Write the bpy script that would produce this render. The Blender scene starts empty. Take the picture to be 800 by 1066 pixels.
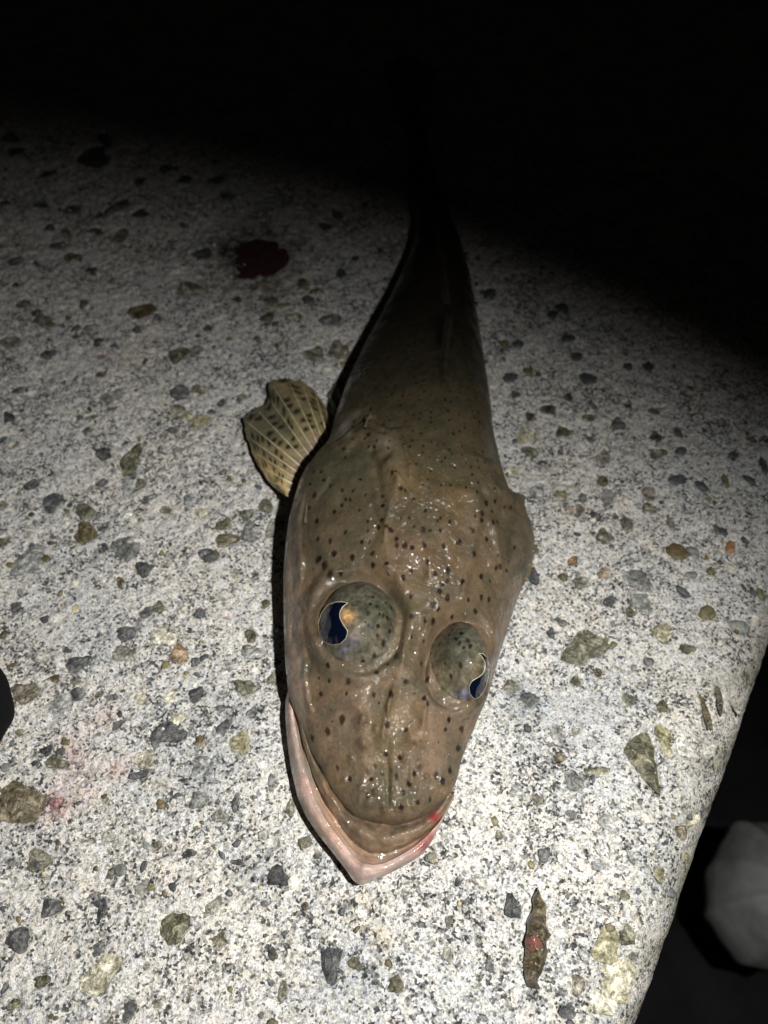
import bpy, math, random
import numpy as np
from mathutils import Vector
random.seed(7); rng = np.random.default_rng(7)
sc = bpy.context.scene
COL = sc.collection
# ------------------------------------------------------------------ camera
H = 0.22; TH = math.radians(35); FPX = 805.0; CX, CY = 400.0, 533.0
cam_d = bpy.data.cameras.new('camera'); cam = bpy.data.objects.new('camera', cam_d); COL.objects.link(cam)
cam.location = (0, 0, H); cam.rotation_euler = (TH, 0, 0)
cam_d.sensor_fit = 'VERTICAL'; cam_d.sensor_height = 36; cam_d.sensor_width = 27
cam_d.lens = 36 * FPX / 1066.0
cam_d.clip_start = 0.005; cam_d.clip_end = 50
cam_d.dof.use_dof = True; cam_d.dof.focus_distance = 0.203; cam_d.dof.aperture_fstop = cam_d.lens / 2.0
sc.camera = cam
# ------------------------------------------------------------------ night world, torch
w = bpy.data.worlds.new('World'); sc.world = w; w.use_nodes = True
bg = w.node_tree.nodes['Background']
bg.inputs['Color'].default_value = (0.9, 0.8, 0.7, 1); bg.inputs['Strength'].default_value = 0.0022
sc.view_settings.view_transform = 'Standard'; sc.view_settings.look = 'None'
sc.view_settings.exposure = 0; sc.view_settings.gamma = 1

UPV = np.array([0, math.cos(TH), math.sin(TH)]); FWD = np.array([0, math.sin(TH), -math.cos(TH)])
CAM = np.array([0, 0, H])
def unproj(px, py, z=0.0):
    px = np.asarray(px, float); py = np.asarray(py, float); z = np.asarray(z, float)
    a = (px - CX) / FPX; b = -(py - CY) / FPX
    dx = a; dy = b * UPV[1] + FWD[1]; dz = b * UPV[2] + FWD[2]
    t = (z - H) / dz
    return np.stack([dx * t, dy * t, z + 0 * t], -1)
def proj(P):
    Q = np.asarray(P, float) - CAM
    d = Q @ FWD
    return CX + FPX * Q[..., 0] / d, CY - FPX * (Q @ UPV) / d, d

LPOS = np.array([0.074, 0.004, 0.265])
def solve_cone(pts):
    D = unproj([p[0] for p in pts], [p[1] for p in pts]) - LPOS
    D /= np.linalg.norm(D, axis=1)[:, None]
    n = np.cross(D[1] - D[0], D[2] - D[0]); n /= np.linalg.norm(n)
    c = n @ D[0]
    if c < 0: n, c = -n, -c
    return n, c
SP_AX, SP_C = solve_cone([(-40, 78), (400, 185), (850, 396)])
SP_HALF = math.acos(SP_C)
print('spot axis', SP_AX, 'half angle', math.degrees(SP_HALF))
ld = bpy.data.lights.new('torch_light', 'SPOT'); lo = bpy.data.objects.new('torch_light', ld); COL.objects.link(lo)
lo.location = LPOS; ld.shadow_soft_size = 0.0035; ld.energy = 5.5; ld.color = (1.0, 0.975, 0.93)
ld.spot_size = min(2 * SP_HALF, math.radians(178)); ld.spot_blend = 0.85
lo.rotation_euler = Vector(SP_AX).to_track_quat('-Z', 'Y').to_euler()

# ------------------------------------------------------------------ helpers
def smooth(t): return t * t * (3 - 2 * t)
class Noise:
    def __init__(s, seed): s.t = np.random.default_rng(seed).random((256, 256))
    def __call__(s, x, y):
        xi = np.floor(x).astype(int); yi = np.floor(y).astype(int); fx = smooth(x - xi); fy = smooth(y - yi)
        a = s.t[xi & 255, yi & 255]; b = s.t[(xi + 1) & 255, yi & 255]
        c = s.t[xi & 255, (yi + 1) & 255]; d = s.t[(xi + 1) & 255, (yi + 1) & 255]
        return (a * (1 - fx) + b * fx) * (1 - fy) + (c * (1 - fx) + d * fx) * fy - 0.5
N1, N2, N3, N4 = Noise(1), Noise(2), Noise(3), Noise(4)

def mesh_from(name, V, F, mats=(), parent=None, col=None, smooth_=True, fmat=None):
    V = np.asarray(V, float).reshape(-1, 3); F = np.asarray(F, int)
    me = bpy.data.meshes.new(name)
    me.vertices.add(len(V)); me.vertices.foreach_set('co', V.ravel())
    k = F.shape[1]
    me.loops.add(F.size); me.loops.foreach_set('vertex_index', F.ravel())
    me.polygons.add(len(F)); me.polygons.foreach_set('loop_start', np.arange(0, F.size, k)); me.polygons.foreach_set('loop_total', np.full(len(F), k))
    me.update(calc_edges=True); me.validate()
    if smooth_: me.polygons.foreach_set('use_smooth', np.ones(len(me.polygons), bool))
    if col is not None:
        ca = me.color_attributes.new('col', 'FLOAT_COLOR', 'POINT')
        ca.data.foreach_set('color', np.concatenate([col, np.ones((len(V), 1))], 1).ravel() if col.shape[1] == 3 else col.ravel())
    for m in mats: me.materials.append(m)
    o = bpy.data.objects.new(name, me); COL.objects.link(o)
    if parent is not None: o.parent = parent
    return o
def grid_faces(n, m, closed=False):
    i = np.arange(n - 1)[:, None]; j = np.arange(m if closed else m - 1)[None, :]
    j2 = (j + 1) % m
    return np.stack([i * m + j, i * m + j2, (i + 1) * m + j2, (i + 1) * m + j], -1).reshape(-1, 4)
def resample(P, n):
    P = np.asarray(P, float); d = np.r_[0, np.cumsum(np.linalg.norm(np.diff(P, axis=0), axis=1))]
    t = np.linspace(0, d[-1], n)
    return np.stack([np.interp(t, d, P[:, k]) for k in range(P.shape[1])], -1)
def relax(P, it=3):
    P = P.copy()
    for _ in range(it): P[1:-1] = 0.5 * P[1:-1] + 0.25 * (P[:-2] + P[2:])
    return P
def tube(P, r, sides=8):
    P = np.asarray(P, float); n = len(P); r = np.broadcast_to(r, (n,))
    T = np.gradient(P, axis=0); T /= np.linalg.norm(T, axis=1)[:, None] + 1e-12
    up = np.array([0.1, 0.05, 1.0]); A = np.cross(T, up); A /= np.linalg.norm(A, axis=1)[:, None] + 1e-12
    B = np.cross(A, T); an = np.linspace(0, 2 * np.pi, sides, endpoint=False)
    V = P[:, None] + r[:, None, None] * (np.cos(an)[None, :, None] * A[:, None] + np.sin(an)[None, :, None] * B[:, None])
    return V.reshape(-1, 3), grid_faces(n, sides, True)
def tag(o, label=None, cat=None, group=None, kind=None):
    if label: o['label'] = label
    if cat: o['category'] = cat
    if group: o['group'] = group
    if kind: o['kind'] = kind
    return o
def in_poly(x, y, poly):
    r = np.zeros(np.shape(x), bool); n = len(poly)
    for i in range(n):
        x0, y0 = poly[i]; x1, y1 = poly[(i + 1) % n]
        if y0 == y1: continue
        c = ((y0 > y) != (y1 > y)) & (x < (x1 - x0) * (y - y0) / (y1 - y0) + x0)
        r ^= c
    return r
# ------------------------------------------------------------------ materials
def new_mat(name):
    m = bpy.data.materials.new(name); m.use_nodes = True
    nt = m.node_tree; return m, nt, nt.nodes['Principled BSDF']
def node(nt, t, **kw):
    n = nt.nodes.new(t)
    for k, v in kw.items():
        if isinstance(k, str) and hasattr(n, k): setattr(n, k, v)
    return n
def noise_n(nt, scale, detail=3, rough=0.6, vec=None, dist=0):
    n = nt.nodes.new('ShaderNodeTexNoise'); n.inputs['Scale'].default_value = scale; n.inputs['Detail'].default_value = detail
    n.inputs['Roughness'].default_value = rough; n.inputs['Distortion'].default_value = dist
    if vec: nt.links.new(vec, n.inputs['Vector'])
    return n
def ramp(nt, src, stops, interp='LINEAR'):
    r = nt.nodes.new('ShaderNodeValToRGB'); r.color_ramp.interpolation = interp
    els = r.color_ramp.elements
    while len(els) < len(stops): els.new(0.5)
    for e, (p, c) in zip(els, stops):
        e.position = p; e.color = (c, c, c, 1) if not hasattr(c, '__len__') else (*c, 1)
    nt.links.new(src, r.inputs['Fac']); return r
def mix(nt, mode, a, b, fac=1.0):
    m = nt.nodes.new('ShaderNodeMix'); m.data_type = 'RGBA'; m.blend_type = mode
    if hasattr(fac, 'is_linked'): nt.links.new(fac, m.inputs[0])
    else: m.inputs[0].default_value = fac
    for s, i in ((a, 6), (b, 7)):
        if hasattr(s, 'is_linked'): nt.links.new(s, m.inputs[i])
        else: m.inputs[i].default_value = (*s, 1)
    return m.outputs[2]
def bump(nt, b, src, strength, dist, prev=None, inp='Normal'):
    n = nt.nodes.new('ShaderNodeBump'); n.inputs['Strength'].default_value = strength; n.inputs['Distance'].default_value = dist
    nt.links.new(src, n.inputs['Height'])
    if prev is not None: nt.links.new(prev, n.inputs['Normal'])
    if inp: nt.links.new(n.outputs[0], b.inputs[inp])
    return n.outputs[0]

def concrete_mat():
    m, nt, b = new_mat('weathered_concrete')
    tc = nt.nodes.new('ShaderNodeTexCoord').outputs['Object']
    def math_(op, a, b_=None, c_=None):
        n = nt.nodes.new('ShaderNodeMath'); n.operation = op
        for i_, v in enumerate((a, b_, c_)):
            if v is None: continue
            if hasattr(v, 'is_linked'): nt.links.new(v, n.inputs[i_])
            else: n.inputs[i_].default_value = v
        return n.outputs[0]
    def vor(scale, feat='F1'):
        v = nt.nodes.new('ShaderNodeTexVoronoi'); v.feature = feat; v.inputs['Scale'].default_value = scale
        wv = nt.nodes.new('ShaderNodeVectorMath'); wv.operation = 'MULTIPLY_ADD'
        nt.links.new(wob.outputs['Color'], wv.inputs[0]); wv.inputs[1].default_value = (0.0007,) * 3; nt.links.new(tc, wv.inputs[2])
        nt.links.new(wv.outputs[0], v.inputs['Vector']); return v
    wob = noise_n(nt, 1100, 2, 0.6, tc)
    clus = noise_n(nt, 260, 3, 0.65, tc); big = noise_n(nt, 55, 3, 0.6, tc); n1 = noise_n(nt, 900, 4, 0.75, tc); tone_n = noise_n(nt, 20, 2, 0.6, tc)
    v1 = vor(1500); v2 = vor(750); v3 = vor(2700)
    def cell(v):
        sp = nt.nodes.new('ShaderNodeSeparateColor'); nt.links.new(v.outputs['Color'], sp.inputs[0]); return sp.outputs[0], sp.outputs[1]
    c1, c1b = cell(v1); c2, c2b = cell(v2); c3, c3b = cell(v3)
    cl = math_('MULTIPLY_ADD', clus.outputs[0], 1.0, math_('MULTIPLY_ADD', big.outputs[0], 0.9, -0.93))   # about -0.4 .. 0.4
    k1 = math_('ADD', c1, cl)
    g1 = ramp(nt, k1, [(0.0, (0.075, 0.078, 0.08)), (0.10, (0.19, 0.193, 0.19)), (0.24, (0.48, 0.475, 0.46)), (0.42, (0.78, 0.765, 0.74)), (0.9, (0.97, 0.95, 0.92))])
    k2 = math_('ADD', c2, math_('MULTIPLY', cl, 0.8))
    g2 = ramp(nt, k2, [(0.02, (0.16, 0.165, 0.165)), (0.07, (0.5, 0.5, 0.48)), (0.13, (1, 1, 1))])
    c = mix(nt, 'MULTIPLY', g1.outputs[0], g2.outputs[0], 0.65)
    g3 = ramp(nt, c3, [(0.08, 0.3), (0.2, 0.7), (0.35, 1.0)])
    c = mix(nt, 'MULTIPLY', c, g3.outputs[0], 0.75)
    nn = ramp(nt, n1.outputs[0], [(0.34, 0.45), (0.46, 0.9), (0.6, 1.0)])
    c = mix(nt, 'MULTIPLY', c, nn.outputs[0], 0.8)
    hue = ramp(nt, c2b, [(0.0, (0.90, 0.93, 1.0)), (0.5, (1, 1, 0.98)), (1.0, (1.0, 0.95, 0.84))])
    c = mix(nt, 'MULTIPLY', c, hue.outputs[0], 0.7)
    tone = ramp(nt, tone_n.outputs[0], [(0.35, (0.82, 0.85, 0.88)), (0.65, (1.0, 0.98, 0.95))])
    c = mix(nt, 'MULTIPLY', c, tone.outputs[0], 0.8)
    a = nt.nodes.new('ShaderNodeVertexColor'); a.layer_name = 'col'
    c = mix(nt, 'MULTIPLY', c, a.outputs[0], 1.0)
    nt.links.new(c, b.inputs['Base Color'])
    b.inputs['Roughness'].default_value = 0.6; b.inputs['Specular IOR Level'].default_value = 0.4
    p = bump(nt, b, n1.outputs[0], 0.9, 0.0008, inp=None)
    p = bump(nt, b, k1, 0.6, 0.0002, p, inp=None)
    bump(nt, b, v3.outputs['Distance'], 0.7, 0.0002, p)
    return m
M_CONC = concrete_mat()

def pebble_mat(name, c1, c2, c3, rough=0.4, scale=260, trans=0.0, spec=0.5):
    m, nt, b = new_mat(name)
    geo = nt.nodes.new('ShaderNodeNewGeometry').outputs['Position']
    oi = nt.nodes.new('ShaderNodeObjectInfo')
    n = noise_n(nt, scale, 4, 0.7, geo, 0.5); n2 = noise_n(nt, scale * 4, 3, 0.7, geo)
    v = nt.nodes.new('ShaderNodeTexVoronoi'); v.inputs['Scale'].default_value = 520; nt.links.new(geo, v.inputs['Vector'])
    r = ramp(nt, n.outputs[0], [(0.34, c1), (0.5, c2), (0.66, c3)])
    hv = nt.nodes.new('ShaderNodeHueSaturation')
    mm = nt.nodes.new('ShaderNodeMapRange'); mm.inputs[3].default_value = 0.65; mm.inputs[4].default_value = 1.5
    ms = nt.nodes.new('ShaderNodeMapRange'); ms.inputs[3].default_value = 1.15; ms.inputs[4].default_value = 0.45
    nt.links.new(oi.outputs['Random'], mm.inputs[0]); nt.links.new(mm.outputs[0], hv.inputs['Value'])
    nt.links.new(oi.outputs['Random'], ms.inputs[0]); nt.links.new(ms.outputs[0], hv.inputs['Saturation'])
    nt.links.new(r.outputs[0], hv.inputs['Color'])
    dk = ramp(nt, n2.outputs[0], [(0.36, 0.35), (0.5, 1.0), (0.66, 1.5)])
    c = mix(nt, 'MULTIPLY', hv.outputs[0], dk.outputs[0], 0.85)
    fc = ramp(nt, v.outputs['Color'], [(0.1, 0.6), (0.9, 1.35)]); c = mix(nt, 'MULTIPLY', c, fc.outputs[0], 0.8)
    # cement film left on the stone
    nd = noise_n(nt, 330, 5, 0.8, geo); dr = ramp(nt, nd.outputs[0], [(0.62, 0.0), (0.68, 0.7)])
    c = mix(nt, 'MIX', c, (0.55, 0.55, 0.53), dr.outputs[0])
    nt.links.new(c, b.inputs['Base Color'])
    b.inputs['Roughness'].default_value = rough; b.inputs['Specular IOR Level'].default_value = spec
    p = bump(nt, b, n.outputs[0], 0.9, 0.0014, inp=None); p = bump(nt, b, v.outputs['Color'], 0.5, 0.0003, p, inp=None); bump(nt, b, n2.outputs[0], 0.8, 0.0005, p)
    return m
PM = {
 'D': pebble_mat('slate_stone', (0.032, 0.036, 0.04), (0.075, 0.08, 0.083), (0.18, 0.18, 0.175), 0.55),
 'O': pebble_mat('olive_stone', (0.05, 0.048, 0.028), (0.13, 0.125, 0.075), (0.36, 0.34, 0.24), 0.4),
 'B': pebble_mat('brown_stone', (0.06, 0.05, 0.025), (0.15, 0.125, 0.07), (0.34, 0.29, 0.19), 0.35),
 'Y': pebble_mat('yellow_quartz', (0.16, 0.145, 0.08), (0.36, 0.335, 0.20), (0.78, 0.74, 0.56), 0.3),
 'G': pebble_mat('grey_green_stone', (0.13, 0.135, 0.125), (0.24, 0.25, 0.235), (0.45, 0.45, 0.42), 0.35),
 'K': pebble_mat('pale_stone', (0.30, 0.29, 0.25), (0.45, 0.44, 0.38), (0.66, 0.64, 0.58), 0.5),
 'N': pebble_mat('orange_stone', (0.10, 0.065, 0.03), (0.25, 0.15, 0.07), (0.48, 0.33, 0.19), 0.4),
 'R': pebble_mat('pink_stone', (0.20, 0.09, 0.09), (0.36, 0.21, 0.20), (0.6, 0.46, 0.44), 0.5),
}
def simple_mat(name, c, rough=0.5, spec=0.5, nscale=None, nb=0.0005, sss=0):
    m, nt, b = new_mat(name)
    b.inputs['Base Color'].default_value = (*c, 1); b.inputs['Roughness'].default_value = rough; b.inputs['Specular IOR Level'].default_value = spec
    if nscale:
        tc = nt.nodes.new('ShaderNodeTexCoord').outputs['Object']
        n = noise_n(nt, nscale, 4, 0.6, tc)
        r = ramp(nt, n.outputs[0], [(0.3, tuple(x * 0.6 for x in c)), (0.7, tuple(min(1, x * 1.3) for x in c))])
        nt.links.new(r.outputs[0], b.inputs['Base Color']); bump(nt, b, n.outputs[0], 0.6, nb)
    if sss: b.inputs['Subsurface Weight'].default_value = sss; b.inputs['Subsurface Scale'].default_value = 0.003
    return m
def skin_mat(name, rough=0.46, coat=0.95, b1=0.0006, b2=0.00022, sss=0.05, coat_rough=0.085, mottle=0.35):
    m, nt, b = new_mat(name)
    tc = nt.nodes.new('ShaderNodeTexCoord').outputs['Object']
    a = nt.nodes.new('ShaderNodeVertexColor'); a.layer_name = 'col'
    n1 = noise_n(nt, 300, 5, 0.75, tc, 0.6); n2 = noise_n(nt, 1000, 4, 0.7, tc); n3 = noise_n(nt, 90, 3, 0.6, tc, 0.8)
    n5 = noise_n(nt, 2200, 2, 0.6, tc)
    t1 = ramp(nt, n1.outputs[0], [(0.34, 0.62), (0.66, 1.3)]); t3 = ramp(nt, n3.outputs[0], [(0.34, (0.68, 0.76, 0.74)), (0.66, (1.3, 1.14, 1.08))])
    t5 = ramp(nt, n2.outputs[0], [(0.35, 0.82), (0.6, 1.08)])
    c = mix(nt, 'MULTIPLY', a.outputs[0], t1.outputs[0], mottle * 1.5); c = mix(nt, 'MULTIPLY', c, t3.outputs[0], 0.85)
    c = mix(nt, 'MULTIPLY', c, t5.outputs[0], 0.8)
    nt.links.new(c, b.inputs['Base Color'])
    b.inputs['Roughness'].default_value = rough; b.inputs['Specular IOR Level'].default_value = 0.13
    b.inputs['Coat Weight'].default_value = coat; b.inputs['Coat Roughness'].default_value = coat_rough; b.inputs['Coat IOR'].default_value = 1.5
    b.inputs['Subsurface Weight'].default_value = sss; b.inputs['Subsurface Scale'].default_value = 0.0025
    b.inputs['Subsurface Radius'].default_value = (1.0, 0.5, 0.35)
    p = bump(nt, b, n1.outputs[0], 0.7, b1, inp=None); p = bump(nt, b, n2.outputs[0], 0.6, b2, p)
    bump(nt, b, n5.outputs[0], 0.35, b2 * 0.4, p)
    ng = noise_n(nt, 600, 1.5, 0.5, tc, 0.3); ng2 = noise_n(nt, 1500, 1, 0.5, tc)
    q = bump(nt, b, ng.outputs[0], 0.9, b1 * 2.0, inp=None); bump(nt, b, ng2.outputs[0], 0.8, b2 * 0.9, q, 'Coat Normal')
    pm = noise_n(nt, 120, 2, 0.5, tc); pr = ramp(nt, pm.outputs[0], [(0.44, 0.12), (0.60, 0.95)])
    mw = nt.nodes.new('ShaderNodeMath'); mw.operation = 'MULTIPLY'; nt.links.new(pr.outputs[0], mw.inputs[0]); mw.inputs[1].default_value = coat
    nt.links.new(mw.outputs[0], b.inputs['Coat Weight'])
    return m
M_SKIN = skin_mat('wet_fish_skin')
M_LIP = skin_mat('wet_lip_skin', 0.38, 0.95, 0.0004, 0.00012, 0.3, 0.1, 0.15)
M_EYE = skin_mat('wet_eye_skin', 0.45, 0.8, 0.00015, 0.00008, 0.05, 0.05, 1.0)
M_FIN = skin_mat('fin_membrane', 0.45, 0.35, 0.0003, 0.0001, 0.0, 0.2, 0.5)
M_PUPIL = simple_mat('navy_pupil', (0.002, 0.004, 0.013), 0.06, 0.7)
M_RING = simple_mat('pale_gold_iris_rim', (0.34, 0.30, 0.19), 0.3, 0.8)
M_RAY = simple_mat('fin_ray_horn', (0.66, 0.60, 0.40), 0.4, 0.5, 400, 0.0002)
M_SPINE = simple_mat('spine_bone', (0.10, 0.08, 0.055), 0.4, 0.5, 500, 0.0002)

# ------------------------------------------------------------------ pebble catalogue: photo x, y, width, height, kind
CAT = """39 895 24 28 O;52 945 22 22 D;18 978 30 26 D;44 1021 22 13 O;104 1014 44 42 Y;102 988 20 14 D;181 965 30 36 O;106 946 10 24 D;116 908 8 16 B
134 1053 16 24 D;163 1045 10 12 B;15 1045 16 14 O;5 1028 12 8 D;148 923 12 18 K;112 870 16 14 K;162 880 10 10 B;152 1006 8 6 O;196 988 8 7 D
196 888 16 10 D;317 877 14 18 O;331 890 12 10 O;274 869 12 10 K;289 867 9 6 O;289 912 24 24 D;247 897 14 7 D;222 943 22 16 O;228 978 15 18 O
283 993 8 15 D;250 1001 14 12 K;370 1003 15 20 O;294 1031 10 20 O;275 940 8 7 D;318 943 7 9 B;292 1014 10 6 D;195 997 14 8 K;272 1057 8 8 D;282 1023 10 8 D;328 974 10 8 G
26 721 32 30 B;80 691 28 22 D;80 710 20 9 B;61 734 36 28 G;57 706 14 8 B;81 721 16 14 D;128 680 30 16 O;170 662 36 24 Y;186 680 20 22 N;69 676 10 7 D
146 726 14 14 Y;177 725 14 14 Y;184 747 16 14 Y;173 763 44 22 D;151 790 30 20 Y;122 754 9 14 D;116 726 12 9 D;18 836 50 56 B;57 835 16 14 R;58 792 26 16 O
48 781 14 12 D;165 818 18 14 K;145 806 24 9 D;12 774 7 8 D;43 683 16 14 K;12 692 10 6 B;102 723 8 7 O;20 762 10 8 O;132 663 14 8 D;198 831 12 16 K
198 519 14 14 G;210 533 16 12 Y;234 545 20 14 O;256 535 18 14 O;259 553 16 22 G;235 561 26 16 B;282 550 11 20 O;276 526 14 16 O;217 577 28 14 D;149 592 18 18 D
164 632 14 14 O;152 637 14 10 D;208 638 14 12 D;241 652 12 12 K;238 641 6 7 R;261 661 16 14 O;262 678 26 16 G;284 706 12 14 O;255 715 22 26 O;203 688 12 11 D
204 722 16 18 D;250 773 26 28 Y;262 741 14 10 D;283 813 9 18 G;205 833 20 20 G;229 849 16 18 K;245 835 8 24 D;208 771 14 12 B;232 757 20 14 D;302 840 10 18 O
209 797 26 24 G;230 737 12 10 D;32 504 16 10 D;55 522 26 20 D;88 532 26 18 O;89 553 26 24 B;133 507 16 24 G;146 503 14 10 O;32 584 36 40 G;131 570 32 28 G
3 563 12 16 O;2 525 8 8 O;131 534 12 12 K;125 606 10 14 B;108 602 14 8 K;22 616 12 9 G;16 631 14 10 D;46 644 9 9 D;131 659 18 18 D;109 569 8 9 D
151 520 8 8 D;172 530 14 7 O;105 502 12 8 D;3 660 10 8 O;147 323 28 18 B;47 334 26 14 O;38 325 12 8 D;79 341 10 8 O;95 340 16 8 O;102 355 12 8 D;87 315 12 9 D
24 315 14 10 O;10 355 22 12 O;51 368 16 12 D;38 388 26 11 K;18 406 12 8 D;104 389 14 7 O;117 412 18 22 G;187 407 20 16 D;96 434 16 6 O;108 471 20 14 D;136 478 20 34 O
185 368 22 18 O;194 432 16 12 Y;180 447 12 8 D;16 463 5 8 N;9 434 12 14 D;2 457 8 8 D;105 371 10 6 R;184 425 14 10 O;142 342 10 8 D;90 447 10 6 D
196 300 30 16 O;211 263 22 10 D;247 311 8 8 D;283 313 15 10 B;279 330 18 10 O;316 294 16 10 O;321 311 14 8 D;344 332 24 12 D;352 364 24 22 B;328 368 22 18 O
206 405 16 12 B;208 437 22 16 Y;251 413 10 9 O;230 419 8 8 D;220 428 12 5 D;216 341 10 7 D;268 352 8 9 D;200 366 18 14 O;355 284 14 9 D;163 329 8 7 D
97 163 40 22 D;110 145 16 16 D;16 157 18 9 D;50 180 14 10 D;175 175 22 10 D;192 186 12 10 D;146 188 14 9 D;75 217 18 10 D;42 213 16 6 D;5 211 14 6 D
122 215 18 20 D;146 222 20 10 D;103 224 8 8 D;191 234 9 7 D;69 242 12 12 B;52 236 12 8 D;100 240 18 9 O;125 245 16 16 O;60 255 18 8 D;16 271 18 10 D;38 274 12 6 D
75 267 20 10 O;95 281 12 8 D;16 296 8 5 D;10 142 20 9 D;237 203 18 7 D;225 187 20 8 D;352 222 10 12 D;338 235 12 10 D
449 893 16 11 O;477 918 9 10 D;534 944 19 28 D;412 1025 22 20 O;467 960 6 16 B;466 993 9 16 O;444 942 7 7 D;484 947 6 8 G;510 1004 10 18 D;391 1021 10 12 D;500 918 16 14 K
377 950 14 16 K;538 824 18 16 G;559 832 12 14 B;597 813 18 22 G;621 803 30 10 O;580 766 14 22 G;572 769 8 10 K;583 788 8 14 B;600 760 8 10 O;567 889 14 18 D
634 857 20 24 G;520 869 10 10 O;660 892 14 14 G;673 852 12 12 Y;667 834 7 8 D;623 900 14 12 G;595 847 12 9 G;655 973 22 24 O;661 996 16 16 O;609 994 14 12 G
632 985 36 36 Y;643 1016 50 44 Y;626 1044 38 30 Y;650 1036 24 20 Y;603 1025 18 24 B;591 1053 18 16 D;690 908 16 16 Y;651 932 10 12 O;663 953 6 10 N;692 768 20 34 Y;713 776 22 28 K
752 725 9 32 O;736 740 8 44 B;772 725 8 28 O;654 728 18 14 O;676 688 12 10 D;716 675 20 12 O;691 736 16 14 O;728 848 20 14 Y;714 862 16 16 B;742 778 16 20 K
556 599 12 18 D;556 572 12 10 O;597 583 10 12 N;605 605 16 12 O;630 596 14 12 N;665 602 30 26 G;668 627 26 22 G;657 637 12 10 B;635 625 14 10 D;585 647 9 12 D
574 660 10 18 D;690 657 22 20 Y;532 714 14 16 O;552 728 22 18 D;623 700 10 8 B;600 708 12 10 O;537 410 10 8 D;592 413 12 9 D;571 426 18 11 O;552 432 9 9 B
586 449 18 12 O;548 453 24 18 Y;553 470 18 14 O;613 435 14 10 B;644 441 16 14 D;619 423 9 8 D;615 457 12 14 D;629 475 20 14 O;535 489 16 10 Y;586 515 16 10 Y
604 530 12 10 B;594 530 8 8 N;628 500 12 10 O;633 516 12 18 G;677 511 16 12 B;677 527 13 13 B;654 545 16 14 O;629 557 14 16 O;620 537 14 12 D;683 454 14 12 O
684 472 18 10 O;652 471 8 8 O;681 427 12 8 D;607 518 12 10 D;560 510 20 14 G;707 450 10 16 D;709 469 12 8 D;704 499 20 10 D;730 505 8 12 D;756 500 5 14 O;781 499 9 12 D
764 473 10 7 D;796 485 8 20 D;761 569 10 14 N;760 590 8 12 K;706 575 22 16 B;722 575 12 16 G;720 598 16 8 G;741 594 8 8 O;699 545 8 16 G;776 562 5 8 D;736 637 18 14 O
770 650 22 14 G;710 615 8 14 D;795 615 8 14 O;586 320 14 9 D;575 327 13 8 D;593 352 14 8 D;600 371 10 10 D;532 393 14 12 D;525 357 10 8 O;540 357 12 7 D;654 381 9 7 D
675 382 10 12 D;612 393 16 12 D;550 386 10 7 O;510 305 12 12 D"""
cat = []
for line in CAT.replace('\n', ';').split(';'):
    x, y, ww, hh, k = line.split(); cat.append((float(x), float(y), float(ww), float(hh), k))
POLY = [([(648, 784), (656, 770), (668, 762), (679, 758), (681, 775), (684, 800), (690, 826), (684, 833), (672, 812), (660, 797)], 'O'),
        ([(580, 681), (594, 670), (603, 657), (614, 653), (620, 662), (630, 664), (639, 676), (620, 684), (604, 694), (590, 690)], 'O'),
        ([(335, 985), (358, 989), (352, 1006), (348, 1026), (342, 1026), (335, 1006)], 'D')]
NR = 14
ANG = np.arange(NR) * 2 * np.pi / NR
def radial_variant(k):
    r = np.random.default_rng(100 + k)
    base = 1 + 0.13 * np.sin(2 * ANG + r.random() * 6) * r.random() * 1.3 + 0.13 * np.sin(3 * ANG + r.random() * 6) + (r.random(NR) - 0.5) * 0.34
    return base / base.max() * 1.04
NV = 18
RAD = [radial_variant(k) for k in range(NV)]
def pebble_mesh(rad, seed, name='pebble'):
    r = np.random.default_rng(seed); V = []
    for s, z, j in ((1.06, -1.6, 0), (1.0, 0.15, 0.05), (0.62, 0.85, 0.25)):
        for a, q in zip(ANG, rad): V.append((math.cos(a) * q * s, math.sin(a) * q * s, z + (r.random() - 0.5) * j * 3))
    V.append((0.05, 0.0, 0.95 + (r.random() - 0.5) * 0.6))
    F = [tuple(int(x) for x in f) for f in grid_faces(3, NR, True)]
    F += [(2 * NR + j, 2 * NR + (j + 1) % NR, 3 * NR) for j in range(NR)]
    me = bpy.data.meshes.new(name); me.from_pydata(V, [], F); me.update()
    return me
PEB = []   # (centre xyz, rx, ry, ang, radial, kind, variant)
def px_scale(px, py, z=0.0):
    P = unproj(px, py, z); Q = P - CAM; d = Q @ FWD
    c = (CAM[2] - P[2]) / np.linalg.norm(Q)
    # vertical foreshortening on the ground
    P2 = unproj(px, py - 1.0, z)
    return P, d / FPX, abs(P2[1] - P[1])
for i, (x, y, ww, hh, k) in enumerate(cat):
    P, sx, sy = px_scale(x, y)
    v = int(rng.integers(NV)); PEB.append((P, ww * 0.5 * sx * 1.06, hh * 0.5 * sy * 1.06, (rng.random() - 0.5) * 0.35 * (1 if abs(ww - hh) > 6 else 6), RAD[v], k, v))

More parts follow.
